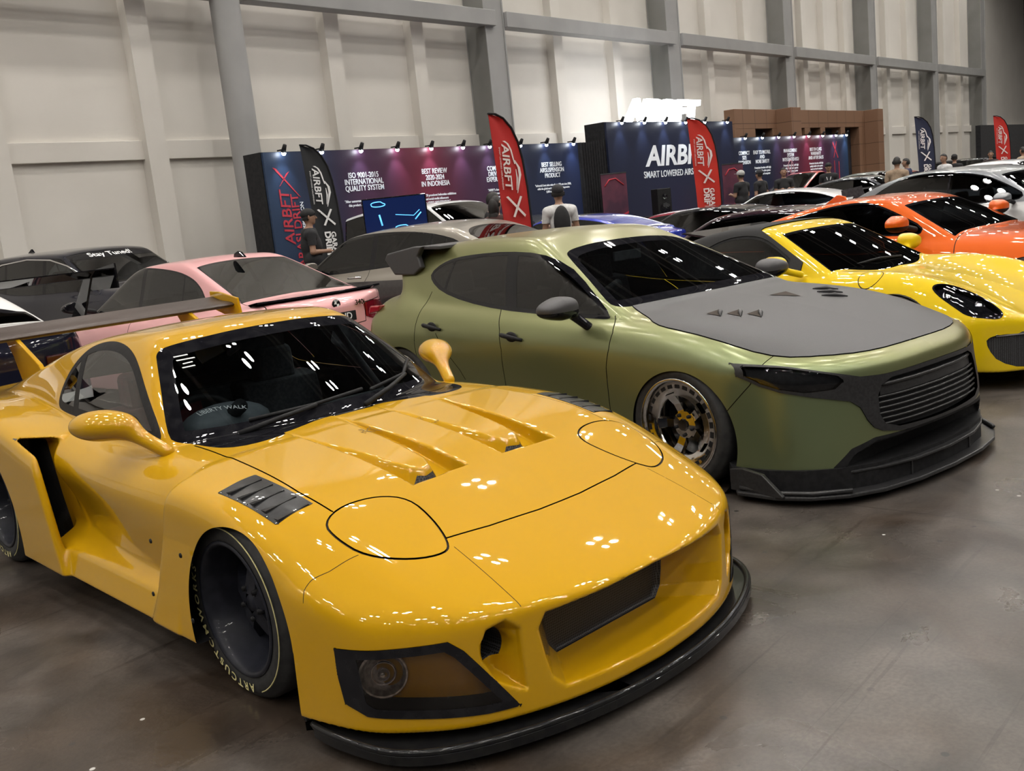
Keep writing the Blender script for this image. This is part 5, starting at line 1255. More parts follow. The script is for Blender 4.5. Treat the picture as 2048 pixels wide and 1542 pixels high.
def build_winged():   # dark saloon with tall wing, left edge
    sh = Shape(.92, 2.7, .85, -3.75, [(.95, .66), (.6, .76), (.2, .84), (-.3, .90), (-.8, .94), (-2, .96), (-2.9, 1.05), (-3.4, 1.07), (-3.62, 1.05), (-3.8, .84)],
        [(-.5, 1.24), (-1.1, 1.37), (-1.6, 1.42), (-2.2, 1.41), (-2.7, 1.34), (-3.2, 1.20)], (-.5, .94, .52, .22), (-3.30, 1.08, .50, -.1), .74, .56, .94)
    P = pnt('navy_black_paint', (.012, .013, .028), .3, .22); Wp = pnt('white_paint', (.72, .72, .72), 0, .35)
    c, (E_, V, T, lab, C) = mini('navy black saloon with white roof and a tall black rear wing, at the left edge', (2.42, 10.5, R_(180)), sh, P, .02, 'saloon_car', cabin=True, side_m=.05,
        pre=[('roof', lambda x, y, z: 1.04-z),
            ('bumper', lambda x, y, z: np.maximum(np.maximum(z-.56, x+3.2), -9))])
    E_(lab == 'roof', 'roof', Wp); E_(lab == 'bumper', 'rear_bumper', Wp)
    # tail band of red lamps
    b = MB()
    for sg in (-1, 1): b.box(-3.74, -3.60, sg*.45, sg*.80, .74, .84)
    b.build('tail_lamp', mat('dark_lamp', (.05, .004, .006), .1, coat=1), c, .01)
    wg = empty('rear_wing', (0, 0, 0)); wg.parent = c
    b = MB(); b.prism([(-3.62, 1.315), (-3.66, 1.335), (-3.80, 1.345), (-3.97, 1.38), (-3.97, 1.372), (-3.80, 1.325)], 1, -.92, .92); b.build('wing_plane', M_BLACKG, wg)
    for sg in (-1, 1):
        b = MB(); b.prism([(-3.56, 1.23), (-3.56, 1.36), (-3.98, 1.41), (-3.98, 1.24)], 1, sg*.92-.006, sg*.92+.006); b.build('endplate', M_BLACKG, wg)
        b = MB(); b.prism([(-3.40, .99), (-3.62, 1.0), (-3.86, 1.33), (-3.76, 1.33)], 1, sg*.80-.008, sg*.80+.008); b.build('wing_strut', M_BLACKG, wg)
build_winged()
silver = pnt('silver_roof_paint', (.20, .21, .22), .6, .3)
blue = pnt('royal_blue_paint', (.01, .03, .40), .3, .25)
def roofx(z0): return lambda sh: [('roof', lambda x, y, z: np.maximum(z0-z, (lambda f: f[3]-f[2]+.03)(sh.ghf(x, y, z))))]
c, r = mini('royal blue coupe with a silver grey roof, behind the green hatchback', (14.6, 12.85, R_(180)), coupe_shape(1.285), blue, .03, 'coupe_car', extra=lambda sh: [('roof', lambda x, y, z: np.maximum(sh.zb+.08-z, (lambda f: np.maximum(np.maximum(f[3]-f[2], f[1]-f[2]+.0), f[0]-f[2])+.10)(sh.ghf(x, y, z))))])
r[0](r[3] == 'roof', 'roof', silver)
white = pnt('van_white_paint', (.66, .67, .69), 0, .3)
mini('white people carrier with black windows in front of the purple stand wall', (12.70, 10.95, 0), van_shape(1.765), white, .035, 'people_carrier', pil=((-1.3, 0, .04), (-2.6, 0, .04)), rg_m=.05)
c, r = mini('black sports coupe with its rear cover raised, behind the soft top roadster', (16.36, 11.0, R_(180)), coupe_shape(1.19, .84, .80), pnt('black_paint', (.008, .008, .01), .2, .2), .03, 'coupe_car')
b = MB(); b.prism([(-3.62, .86), (-2.95, 1.05), (-2.93, 1.03), (-3.6, .83)], 1, -.55, .55); b.build('raised_cover', M_BLACKG, c)
b = MB(); b.box(-3.5, -2.9, -.45, .45, .74, .84); b.build('engine', M_CHROME, c, .02)
mini('low crimson sports coupe beside the black coupe with its cover raised', (17.98, 12.5, R_(180)), coupe_shape(1.13, .71, .76, -3.4), pnt('crimson_paint', (.25, .006, .03), .3, .25), .035, 'coupe_car')
mini('dark grey coupe parked sideways before the navy stand wall', (19.9, 14.6, R_(90)), coupe_shape(1.33, .80), pnt('graphite_paint', (.03, .032, .036), .4, .3), .04, 'coupe_car')
c, r = mini('plum black coupe with a low rear wing and red tail lamps, behind the soft top', (12.85, 8.1, R_(180)), coupe_shape(1.16, .82, .80, -3.6), pnt('plum_black_paint', (.02, .006, .012), .4, .2), .03, 'coupe_car')
b = MB(); b.prism([(-3.30, 1.00), (-3.36, 1.02), (-3.62, 1.07), (-3.62, 1.05)], 1, -.80, .80); wg = b.build('rear_wing', M_BLACKG, c)
for sg in (-1, 1):
    b = MB(); b.prism([(-3.25, .82), (-3.45, .82), (-3.5, 1.04), (-3.42, 1.03)], 1, sg*.5-.01, sg*.5+.01); b.build('wing_strut', M_BLACKG, c)
    b = MB(); b.box(-3.62, -3.50, sg*.42, sg*.76, .66, .74); b.build('tail_lamp', mat('red_tail_lamp', (.5, .01, .03), .1, coat=1), c, .01)
c, r = mini('white coupe with black windows and a grey rear wing, behind the orange coupe', (21.45, 11.95, R_(180.5)), coupe_shape(1.31, .94, .90, -3.8), white, .028, 'coupe_car', side_m=.04)
wg = empty('rear_wing', (0, 0, 0)); wg.parent = c
b = MB(); b.prism([(-3.45, 1.13), (-3.5, 1.15), (-3.8, 1.18), (-3.8, 1.16)], 1, -.85, .85); b.build('wing_plane', M_RIMG, wg)
for sg in (-1, 1):
    b = MB(); b.prism([(-3.38, 1.0), (-3.36, 1.16), (-3.80, 1.22), (-3.86, 1.02)], 1, sg*.85-.01, sg*.85+.01); b.build('endplate', M_RIMG, wg)
    b = MB(); b.prism([(-3.4, .92), (-3.6, .92), (-3.68, 1.14), (-3.58, 1.14)], 1, sg*.45-.01, sg*.45+.01); b.build('wing_strut', M_RIMG, wg)
mini('dark grey coupe beyond the white coupe and left of the grey two-door', (25.1, 8.2, 0), coupe_shape(1.42, .92, .98), pnt('slate_paint', (.05, .055, .065), .5, .25), .04, 'coupe_car')
mini('small grey hatchback in front of the brown portal', (26.95, 8.6, 0), coupe_shape(1.50, .88, 1.0), pnt('dull_green_grey_paint', (.09, .10, .09), .3, .35), .045, 'hatchback')
mini('bright red car parked across at the foot of the right stand wall', (33.4, 14.3, R_(90)), coupe_shape(1.72, .80, 1.15), pnt('bright_red_paint', (.45, .01, .012), .1, .3), .05, 'parked_car')
mini('orange red coupe roof showing over the grey two-door', (31.1, 9.4, 0), coupe_shape(1.43, .90, 1.0), pnt('orange_red_paint', (.55, .07, .01), .1, .3), .045, 'coupe_car')
mini('white car showing a strip of roof beyond the grey two-door at far right', (20.6, 3.7, R_(-4)), coupe_shape(1.455, .94, 1.0), white, .04, 'parked_car')
mini('black car far off below the red feather flag at the right edge', (42.2, 10.4, 0), van_shape(1.62, .9), pnt('deep_black_paint', (.01, .01, .012), .2, .25), .06, 'parked_car')
# ------------------------------------------------------------------ stand walls with print, spotlights and sign
def print_mat(name, stops, x0, x1, rough=.45):
    """printed fabric: colours run along the wall as in the artwork"""
    m = mat(name, (.1, .1, .2), rough); nt = m.node_tree; b = nt.nodes['Principled BSDF']; tc = nt.nodes.new('ShaderNodeTexCoord')
    sx = nt.nodes.new('ShaderNodeSeparateXYZ'); mr = nt.nodes.new('ShaderNodeMapRange'); mr.inputs['From Min'].default_value = x0; mr.inputs['From Max'].default_value = x1
    rp = nt.nodes.new('ShaderNodeValToRGB'); rp.color_ramp.interpolation = 'EASE'; el = rp.color_ramp.elements
    el[0].position = stops[0][0]; el[0].color = (*stops[0][1], 1); el[1].position = stops[-1][0]; el[1].color = (*stops[-1][1], 1)
    for p_, c_ in stops[1:-1]: e = el.new(p_); e.color = (*c_, 1)
    nt.links.new(tc.outputs['Object'], sx.inputs[0]); nt.links.new(sx.outputs['X'], mr.inputs['Value']); nt.links.new(mr.outputs[0], rp.inputs['Fac']); nt.links.new(rp.outputs['Color'], b.inputs['Base Color'])
    return m
NAVY = (.012, .018, .045); PLUM = (.06, .020, .052); REDP = (.15, .018, .04); BLUE = (.018, .04, .09)
M_PRL = print_mat('gradient_print_left', [(0, BLUE), (.12, NAVY), (.28, PLUM), (.42, REDP), (.58, PLUM), (.75, NAVY), (1, (.012, .022, .07))], 11.2, 20.9)
M_PRR = print_mat('gradient_print_right', [(0, NAVY), (.25, NAVY), (.45, PLUM), (.62, REDP), (.78, PLUM), (1, BLUE)], 29.1, 38.3)
M_PRC = print_mat('navy_print', [(0, (.011, .016, .042)), (.5, (.014, .020, .052)), (1, (.011, .016, .042))], 22, 29)
M_BLKF = noise_mix(mat('black_fabric', (.008, .008, .010), .9), (.006, .006, .008), (.012, .012, .014), 12)
M_GLOW = mat('print_white_glow', (.80, .82, .85), .5, emit=(.8, .9, 1), es=.12)  # white print with a faint glow added, though it is no lamp
M_REDT = noise_mix(mat('print_red', (.45, .03, .05), .6), (.42, .025, .045), (.48, .035, .055), 8)
M_SPOT = mat('spot_lens', (1, 1, 1), .3, emit=(.9, .95, 1.0), es=40)
def front_text(nm, txt, size, x, z, y, m, parent, off=.010, shear=0, sx=1.0):
    M = Matrix.Translation((x, y, z)) @ Matrix.Rotation(math.pi/2, 4, 'X') @ Matrix.Diagonal((sx, 1, 1, 1))
    return text_obj(nm, txt, size, M, m, parent, off, .004, shear=shear)
def stand_wall(label, x0, x1, y, zt, m, spots, depth=.6):
    r = empty('stand_wall', ((x0+x1)/2, y+depth/2, 0), 0, label, 'display wall'); ox, oy = (x0+x1)/2, y+depth/2
    def loc(o): o.location = (-ox, -oy, 0); return o
    b = MB(); b.box(x0, x1, y, y+.06, 0, zt); loc(b.build('printed_face', m, r))
    b = MB(); b.box(x0-.02, x1+.02, y+.06, y+depth, 0, zt+.01); loc(b.build('wall_frame', M_BLKF, r))
    return r, loc
def spot_row(xs, y, zt, label, group, aim=True):
    first = None
    for i, x in enumerate(xs):
        if first is None:
            t = empty('spot_lamp', (x, y, zt), 0, label, 'spotlight', group)
            b = MB(); b.box(-.012, .012, -.12, .08, .02, .045); b.build('arm', M_BLACKM, t)
            b = MB(); M = Matrix.Translation((0, -.12, .03)) @ Matrix.Rotation(-1.0, 4, 'X'); b.lathe([(0, -.10), (.035, -.10), (.05, .05), (.045, .05)], 14, M); b.build('lamp_head', M_BLACKM, t)
            b = MB(); b.ball((0, -.10, -.035), .042, 12, 8); b.build('spot_lens', M_SPOT, t)
            first = t
        else:
            t = first.copy(); COL.objects.link(t); t.location = (x, y, zt)
            for ch in first.children:
                if ch.type == 'LIGHT': continue
                d = ch.copy(); COL.objects.link(d); d.parent = t
        ld = bpy.data.lights.new('spot_light', 'SPOT'); ld.energy = 26; ld.spot_size = 1.15; ld.spot_blend = .8; ld.shadow_soft_size = .05; ld.color = (.80, .90, 1.0)
        lo = bpy.data.objects.new('spot_light', ld); COL.objects.link(lo); lo.parent = t; lo.location = (0, -.30, -.02)
        lo.rotation_euler = (math.radians(26), 0, 0)
def build_stands():
    Y = 15.6
    r, loc = stand_wall('wide stand wall printed navy through plum red with white slogans, in front of the cream wall', 11.2, 20.9, Y, 3.0, M_PRL, 0)
    def T(nm, *a, **k): return loc(front_text(nm, *a, parent=r, **k)) if False else loc(front_text(nm, a[0], a[1], a[2], a[3], Y-.006, a[4], r, **k))
    for ln, x, z in (('ISO 9001-2015', 13.57, 2.49), ('INTERNATIONAL', 13.57, 2.36), ('QUALITY SYSTEM', 13.57, 2.23), ('BEST REVIEW', 15.61, 2.49), ('2020-2024', 15.61, 2.355), ('IN INDONESIA', 15.61, 2.22),
                     ('COMFORT', 17.65, 2.47), ('DRIVING', 17.62, 2.345), ('EXPERIENCE', 17.65, 2.22), ('BEST SELLING', 19.75, 2.49), ('AIRSUSPENSION', 19.75, 2.355), ('PRODUCT', 19.75, 2.22)):
        T('slogan', ln, .155, x, z, M_GLOW, sx=.86)
    for ln, x, z in (('"After numerous product tests,', 13.4, 1.98), ('this product AIRBFT has', 13.4, 1.90), ('More than 20 prominent Indonesian exhibitions', 15.6, 1.98), ('and social media influencers', 15.6, 1.90), ('use AIRBFT AIRSUSPENSION."', 15.6, 1.82),
                     ('"AIRBFT\'s development', 17.6, 1.98), ('is a good comfortable', 17.6, 1.90), ('level of comfort"', 17.6, 1.82), ('"Indonesia\'s best sales ratio of over 100 sets since 2020,', 19.75, 1.99), ('while the global market has reached an impressive', 19.75, 1.91), ('5,000 sets sold annually"', 19.75, 1.83)):
        T('caption', ln, .075, x, z, M_GLOW, off=.01, sx=.85)
    def V_(nm, txt, size, x, z, m, off=.03, shear=.0, sx=1.0, ang=math.pi/2):
        M = Matrix.Translation((x, Y-.006, z)) @ Matrix.Rotation(math.pi/2, 4, 'X') @ Matrix.Rotation(ang, 4, 'Z') @ Matrix.Diagonal((sx, 1, 1, 1)); return loc(text_obj(nm, txt, size, M, m, r, off*.4, .004, shear=shear))
    V_('upright_lettering', 'AIRBFT', .31, 11.56, 1.78, M_REDT, .03, .1, 1.05); V_('upright_lettering', 'GARASI DRIFT', .25, 11.78, 1.42, M_REDT, .03, .0, 1.0); V_('upright_lettering', 'SMART LOWERED AIRSUSPENSION', .11, 11.93, 1.2, M_GLOW, .01)
    b = MB(); z0 = 2.45
    b.add([(11.36, Y-.008, 2.72), (11.44, Y-.008, 2.70), (11.93, Y-.008, 2.14), (11.88, Y-.008, 2.17)], [(0, 1, 2, 3)]); b.add([(11.46, Y-.008, 2.36), (11.49, Y-.008, 2.38), (11.74, Y-.008, 2.64), (11.66, Y-.008, 2.60)], [(0, 1, 2, 3)]); loc(b.build('cross_mark', M_REDT, r))
    # centre wall
    Yc = 15.5
    rc, locc = stand_wall('tall navy stand wall with big white brand lettering under the lit sign', 22.1, 29.0, Yc, 3.5, M_PRC, 0, .7)
    locc(front_text('brand_lettering', 'AIRBFT', .78, 25.55, 2.53, Yc-.006, M_GLOW, rc, .03, .18, 1.34)); locc(front_text('slogan', 'SMART LOWERED AIRSUSPENSION', .26, 25.75, 2.04, Yc-.006, M_GLOW, rc, .008, 0, 1.0))
    r2, loc2 = stand_wall('right stand wall printed navy through plum red to blue, before the brown portal', 29.1, 38.3, Y, 3.0, M_PRR, 0)
    for lns, x in ((('COMPACT', 'SIZE', 'DIMENSION'), 29.85), (('EASY TO INSTALL', 'AND', 'MORE SAFETY'), 31.1), (('MANAGEMENT', 'SYSTEM', 'INTEGRATED ECU'), 33.25), (('BEST IN CLASS', 'WARRANTY', 'AND AFTER SALES'), 35.35)):
        for k, l in enumerate(lns): loc2(front_text('slogan', l, .17, x, 2.50-.15*k, Y-.006, M_GLOW, r2, .008, 0, .92))
        if x > 30:
            for k, l in enumerate(('Protection function with high', 'quality double valve system', 'smart on board computer')): loc2(front_text('caption', l, .10, x, 2.0-.10*k, Y-.006, M_GLOW, r2, .01))
    V2 = []; b = MB()
    b.lathe([(.42, 0), (.46, 0), (.46, .01), (.42, .01)], 40, Matrix.Translation((33.2, Y-.02, 1.72)) @ Matrix.Diagonal((.62, 1, 1, 1)), closed=True)
    for k in range(5): a = 2*math.pi*k/5; b.box(0, .43, -.0, .01, -.03, .03, Matrix.Translation((33.2, Y-.02, 1.72)) @ Matrix.Diagonal((.62, 1, 1, 1)) @ Matrix.Rotation(a, 4, 'Y'))
    loc2(b.build('printed_wheel', noise_mix(mat('print_pink', (.5, .25, .3), .6), (.45, .2, .25), (.55, .3, .35), 6), r2))
    b = MB()
    for q in (((36.9, 2.75), (37.35, 2.15), (37.3, 2.12), (36.85, 2.7)), ((37.25, 2.75), (36.95, 2.15), (36.9, 2.15), (37.2, 2.75)), ((36.95, 2.05), (37.0, 2.05), (37.0, .9), (36.95, .9)), ((37.35, 2.0), (37.42, 2.0), (37.42, .9), (37.35, .9))): b.add([(x, Y-.008, z) for x, z in q], [(0, 1, 2, 3)])
    loc2(b.build('cross_mark', M_REDT, r2))
    # curtain between the walls, folded
    b = MB(); n = 60; V = []
    for i in range(n+1):
        x = 20.92+1.16*i/n; y = Y-.02+.04*math.sin(i*1.1); zt = 3.0 if x < 21.3 else 3.0+(x-21.3)*.1; V += [(x, y, 0), (x, y, zt)]
    for i in range(n+1):
        x = 22.08-1.16*i/n; y = Y+.06; V += [(x, y, 0), (x, y, 3.0)]
    m_ = 2*(n+1); b.add(V, [(2*i, 2*i+2, 2*i+3, 2*i+1) for i in range(m_-1)]+[(m_*2-2, 0, 1, m_*2-1)], True)
    tag(b.build('curtain', M_BLKF), 'black pleated curtain closing the gap between the left and centre stand walls', 'curtain')
    # lit sign
    sg = text_data('AIRBFT', .84, .055, .07, shear=.20); M = Matrix.Translation((25.35, 15.75, 3.80)) @ Matrix.Rotation(math.pi/2, 4, 'X') @ Matrix.Diagonal((1.42, 1, 1, 1))
    r3 = empty('lit_sign', (25.35, 15.75, 3.5), 0, 'glowing white sign letters standing on top of the centre stand wall', 'sign')
    o = mesh_from('sign_letters', [tuple(M @ Vector(v)) for v in sg[0]], sg[1], mat('sign_glow', (1, 1, 1), .5, emit=(.95, .97, 1), es=9), r3); o.location = (-25.35, -15.75, -3.5)
    b = MB(); b.box(23.3, 27.4, 15.72, 15.85, 3.50, 3.54); o = b.build('sign_rail', M_BLACKM, r3); o.location = (-25.35, -15.75, -3.5)
    spot_row([11.6, 12.5, 13.5, 14.5, 15.5, 16.5, 17.4, 18.5, 19.5, 20.6], Y, 3.0, 'small black clip-on spotlight on the top edge of the left stand wall', 'spotlights on the left stand wall')
    spot_row([22.7, 23.8, 24.9, 26.0, 27.1, 28.5], Yc, 3.5, 'small black clip-on spotlight on the top edge of the centre stand wall', 'spotlights on the centre stand wall')
    spot_row([29.8, 31.0, 32.2, 33.4, 34.6, 35.8, 37.0, 38.0], Y, 3.0, 'small black clip-on spotlight on the top edge of the right stand wall', 'spotlights on the right stand wall')
    # brown portal
    BR = noise_mix(mat('brown_panel', (.22, .12, .07), .6), (.20, .108, .062), (.245, .135, .08), 1.5); BD = noise_mix(mat('dark_opening', (.012, .012, .02), .8), (.01, .01, .016), (.016, .016, .024), 2)
    nt = BR.node_tree; bb = nt.nodes['Principled BSDF']; br = nt.nodes.new('ShaderNodeTexBrick'); br.offset = 0; br.inputs['Scale'].default_value = 1; br.inputs['Brick Width'].default_value = .9; br.inputs['Row Height'].default_value = .9; br.inputs['Mortar Size'].default_value = .012
    br.inputs['Color1'].default_value = (.22, .12, .07, 1); br.inputs['Color2'].default_value = (.205, .11, .064, 1); br.inputs['Mortar'].default_value = (.08, .04, .02, 1)
    mp = nt.nodes.new('ShaderNodeMapping'); mp.inputs['Rotation'].default_value = (math.pi/2, 0, 0); tc = nt.nodes.new('ShaderNodeTexCoord'); nt.links.new(tc.outputs['Object'], mp.inputs[0]); nt.links.new(mp.outputs[0], br.inputs['Vector']); nt.links.new(br.outputs['Color'], bb.inputs['Base Color'])
    rp = empty('brown_portal', (38.5, 17.1, 0), 0, 'brown wood panelled portal with square openings behind the right stand wall', 'portal'); L = lambda o: (setattr(o, 'location', (-38.5, -17.1, 0)), o)[1]
    b = MB(); yb0, yb1 = 16.9, 17.3
    b.box(31.8, 45.3, yb0, yb1, 3.42, 4.10)
    for (xa, xb) in ((31.8, 33.3), (34.65, 36.3), (37.4, 37.9), (38.85, 39.3), (40.85, 41.3), (42.8, 44.3), (44.75, 45.3)): b.box(xa, xb, yb0, yb1, 0, 3.42)
    b.box(44.3, 44.75, yb0, yb1, 0, .5); b.box(43.4, 44.0, 16.3, 16.9, 0, 4.10); b.box(35.0, 35.8, 16.3, 16.9, 0, 4.10)
    L(b.build('portal_frame', BR, rp, .01))
    b = MB(); b.box(33.2, 44.9, 17.3, 17.34, 0, 3.5); L(b.build('dark_opening', BD, rp))
    # dark stand in the far right
    b = MB(); b.box(44.5, 56, 12.5, 12.7, 0, 2.9); tag(b.build('display_wall', M_BLKF), 'dark display wall at the right edge behind the last red flag', 'display wall')
    # roll-up banners
    for (x, y, h_, lab) in ((15.9, 11.55, 2.0, 'narrow dark roll-up banner with red stripes at the left foot of the centre stand wall'), (21.5, 11.9, 2.0, 'narrow dark roll-up banner with red stripes right of the bright red feather flag')):
        k = 1.28; x, y = (20.3, 14.2) if x < 17 else (26.6, 14.3); x = 21.45 if x < 21 else x; y = 14.95 if x < 22 else y; H = 2.12 if x < 24 else 2.12
        rr = empty('rollup_banner', (x, y, 0), R_(-20), lab, 'banner')
        b = MB(); b.box(-.40, .40, -.004, .004, .08, H); b.build('banner_sheet', noise_mix(mat('plum_banner', (.09, .02, .04), .5), (.05, .015, .035), (.13, .03, .055), 1.2), rr)
        b = MB(); b.box(-.42, .42, -.10, .10, 0, .08); b.build('banner_base', M_CHROME, rr, .01); b = MB(); b.box(-.41, .41, -.012, .012, H, H+.03); b.build('top_rail', M_CHROME, rr)
        b = MB()
        for k_ in range(3): b.add([(-.40, -.006, .55+.12*k_), (.40, -.006, .85+.12*k_), (.40, -.006, .90+.12*k_), (-.40, -.006, .60+.12*k_)], [(0, 1, 2, 3)])
        b.build('banner_stripes', M_REDT if x < 24 else M_REDT, rr)
        b = MB(); pts = [(-.30, -.008, H-.30), (-.15, -.008, H-.14), (.05, -.008, H-.12), (.30, -.008, H-.30)]; b.tube(pts, .02, 6); b.build('banner_emblem', M_REDT, rr)
    # screen on a pole stand
    t = empty('display_screen', (10.6, 11.55, 0), R_(-45), 'dark blue screen with glowing car outlines on a stand behind the taupe saloon', 'screen')
    b = MB(); b.box(-.50, .50, -.03, .03, 1.30, 1.88); b.build('screen_body', M_BLACKG, t, .008)
    ms = mat('screen_lit', (.004, .008, .03), .1, emit=(.004, .010, .05), es=1.0); b = MB(); b.box(-.48, .48, -.034, -.03, 1.32, 1.86); b.build('screen_panel', ms, t)
    mc = mat('screen_cyan', (.1, .5, .9), .3, emit=(.12, .5, 1), es=1.3); b = MB()
    for (cx, cz, sx, sz) in ((-.25, 1.77, .11, .028), (.10, 1.38, .12, .03)):
        b.tube([(cx+sx*math.cos(q), -.038, cz+sz*math.sin(q)+(.02 if math.cos(q)*.5 < .2 and math.sin(q) > 0 else 0)) for q in [2*math.pi*k/16 for k in range(17)]], .008, 5, False)
    b.tube([(.0, -.038, 1.60), (.28, -.038, 1.56), (.38, -.038, 1.64)], .006, 5); b.tube([(.30, -.038, 1.50), (.40, -.038, 1.60)], .010, 5); b.tube([(-.25, -.038, 1.62), (-.22, -.038, 1.45)], .014, 5)
    b.build('screen_picture', mc, t)
    b = MB(); b.tube([(0, .05, 0), (0, .05, 1.5)], .03, 10); b.box(-.4, .4, -.25, .3, 0, .03); b.build('screen_stand', M_BLACKM, t)
    # loudspeaker and small kit at the foot of the centre wall
    t = empty('loudspeaker', (22.0, 13.9, 0), R_(-30), 'black loudspeaker cabinet on a black plinth left of the bright red feather flag', 'loudspeaker')
    b = MB(); b.box(-.20, .20, -.18, .18, .95, 1.62); b.build('speaker_cabinet', M_BLACKM, t, .02); b = MB(); b.box(-.45, .45, -.25, .25, 0, .95); b.build('plinth', M_BLKF, t, .01)
    b = MB(); b.lathe([(0, 0), (.12, .004), (.14, .012)], 20, Matrix.Translation((0, -.19, 1.12)) @ Matrix.Rotation(math.pi, 4, 'Z')); b.lathe([(0, 0), (.06, .004), (.07, .012)], 20, Matrix.Translation((0, -.19, 1.42)) @ Matrix.Rotation(math.pi, 4, 'Z')); b.build('speaker_cone', M_BLACKG, t)
build_stands()
# ------------------------------------------------------------------ feather flags
def flag(x, y, ang, H, col, label, txt=True):
    t = empty('feather_flag', (x, y, 0), ang, label, 'flag')
    m = noise_mix(mat('flag_cloth', col, .7), tuple(c*.9 for c in col), tuple(c*1.08 for c in col), 2.0, 3, .35, .65)
    lt = noise_mix(mat('flag_lettering', (.70, .62, .60), .6), (.68, .6, .58), (.74, .66, .64), 5) if col[0] > .2 else M_WHITE
    P = [(-.62, H), (-.50, H-.005), (-.36, H-.06), (-.22, H-.19), (-.12, H-.38), (-.06, H-.62), (-.02, H-1.0), (0, H-1.5), (0, .45)]
    Lf = [(-.62, H), (-.60, H-.3), (-.57, H-.8), (-.53, H-1.5), (-.50, .45)]
    b = MB(); n = 36; rows = []
    for i in range(n+1):
        z = H-(H-.45)*i/n; xr = np.interp(z, [p[1] for p in P][::-1], [p[0] for p in P][::-1]); xl = np.interp(z, [p[1] for p in Lf][::-1], [p[0] for p in Lf][::-1]); xr = max(xr, xl+.002)
        rows.append([(xl+(xr-xl)*k/8, .018*math.sin(z*4.5+k*.5)*math.sin(math.pi*k/8)+.004*sd, z) for sd in (0,) for k in range(9)])
    V = [p for r in rows for p in r]; F = [(i*9+k, i*9+k+1, (i+1)*9+k+1, (i+1)*9+k) for i in range(n) for k in range(8)]
    V2 = [(a, b_+.006, c) for a, b_, c in V]; N = len(V)
    o = MB(); o.add(V+V2, F+[(N+q[3], N+q[2], N+q[1], N+q[0]) for q in F], True); o.build('flag_cloth', m, t)
    o = MB(); o.tube([(px, .0, pz) for px, pz in P], .024, 8, flat=.6); o.build('sleeve', M_BLKF, t)
    o = MB(); o.tube([(0, 0, .02), (0, 0, .5)], .018, 8); o.tube([(-.3, -.2, .03), (0, 0, .05), (.3, .2, .03)], .015, 6); o.tube([(-.3, .2, .03), (0, 0, .05), (.3, -.2, .03)], .015, 6); o.build('cross_base', M_BLACKM, t)
    def tx(nm, s, size, cx, cz, off=.03, sh=0, sx=1.0):
        M = Matrix(((0, 1, 0, cx), (0, 0, -1, -.024), (-sx, 0, 0, cz), (0, 0, 0, 1)))
        text_obj(nm, s, size, M, lt, t, off, .001, shear=sh)
    tx('brand_lettering', 'AIRBFT', .185, -.40, H-.70, .02, .12, 1.02); tx('slogan', 'SMART LOWERED AIRSUSPENSION', .036, -.505, H-.72, .0)
    tx('name_lettering', 'GARASI', .135, -.20, H-1.72, .03); tx('name_lettering', 'DRIFT', .165, -.32, H-1.70, .04)
    o = MB()
    def strip(pts, w):
        V = []
        for (px, pz), ww in zip(pts, w): V += [(px-ww/2, -.024, pz), (px+ww/2, -.024, pz)]
        o.add(V, [(2*i, 2*i+1, 2*i+3, 2*i+2) for i in range(len(pts)-1)])
    strip([(-.41, H-.36), (-.34, H-.40), (-.29, H-.48), (-.26, H-.60), (-.24, H-.67)], [.05, .035, .03, .025, .02]); strip([(-.24, H-.62), (-.17, H-.72), (-.16, H-.82), (-.20, H-.94), (-.24, H-1.06)], [.02, .045, .05, .03, .012])
    strip([(-.23, H-.74), (-.22, H-.86), (-.25, H-1.02)], [.012, .03, .01])
    o.build('car_outline', lt, t)
    o = MB(); o.add([(-.47, -.024, H-1.10), (-.43, -.024, H-1.09), (-.12, -.024, H-1.36), (-.14, -.024, H-1.39)], [(0, 1, 2, 3)]); o.add([(-.20, -.024, H-1.10), (-.16, -.024, H-1.11), (-.33, -.024, H-1.38), (-.37, -.024, H-1.37)], [(0, 1, 2, 3)]); o.build('cross_mark', lt, t)
CAMR = -CAM_YAW
flag(11.30, 13.75, R_(-5), 2.93, (.010, .011, .013), 'black feather flag with white lettering at the left stand wall')
flag(10.64, 8.85, R_(-4), 2.76, (.42, .012, .010), 'red feather flag with pale lettering in front of the left stand wall')
flag(19.15, 10.60, CAMR, 2.99, (.50, .020, .008), 'red feather flag covering the end of the big brand lettering')
flag(32.75, 10.55, CAMR, 3.02, (.015, .022, .055), 'navy feather flag standing right of the brown portal')
flag(39.75, 10.15, CAMR, 3.0, (.50, .02, .012), 'red feather flag at the far right edge of the hall')
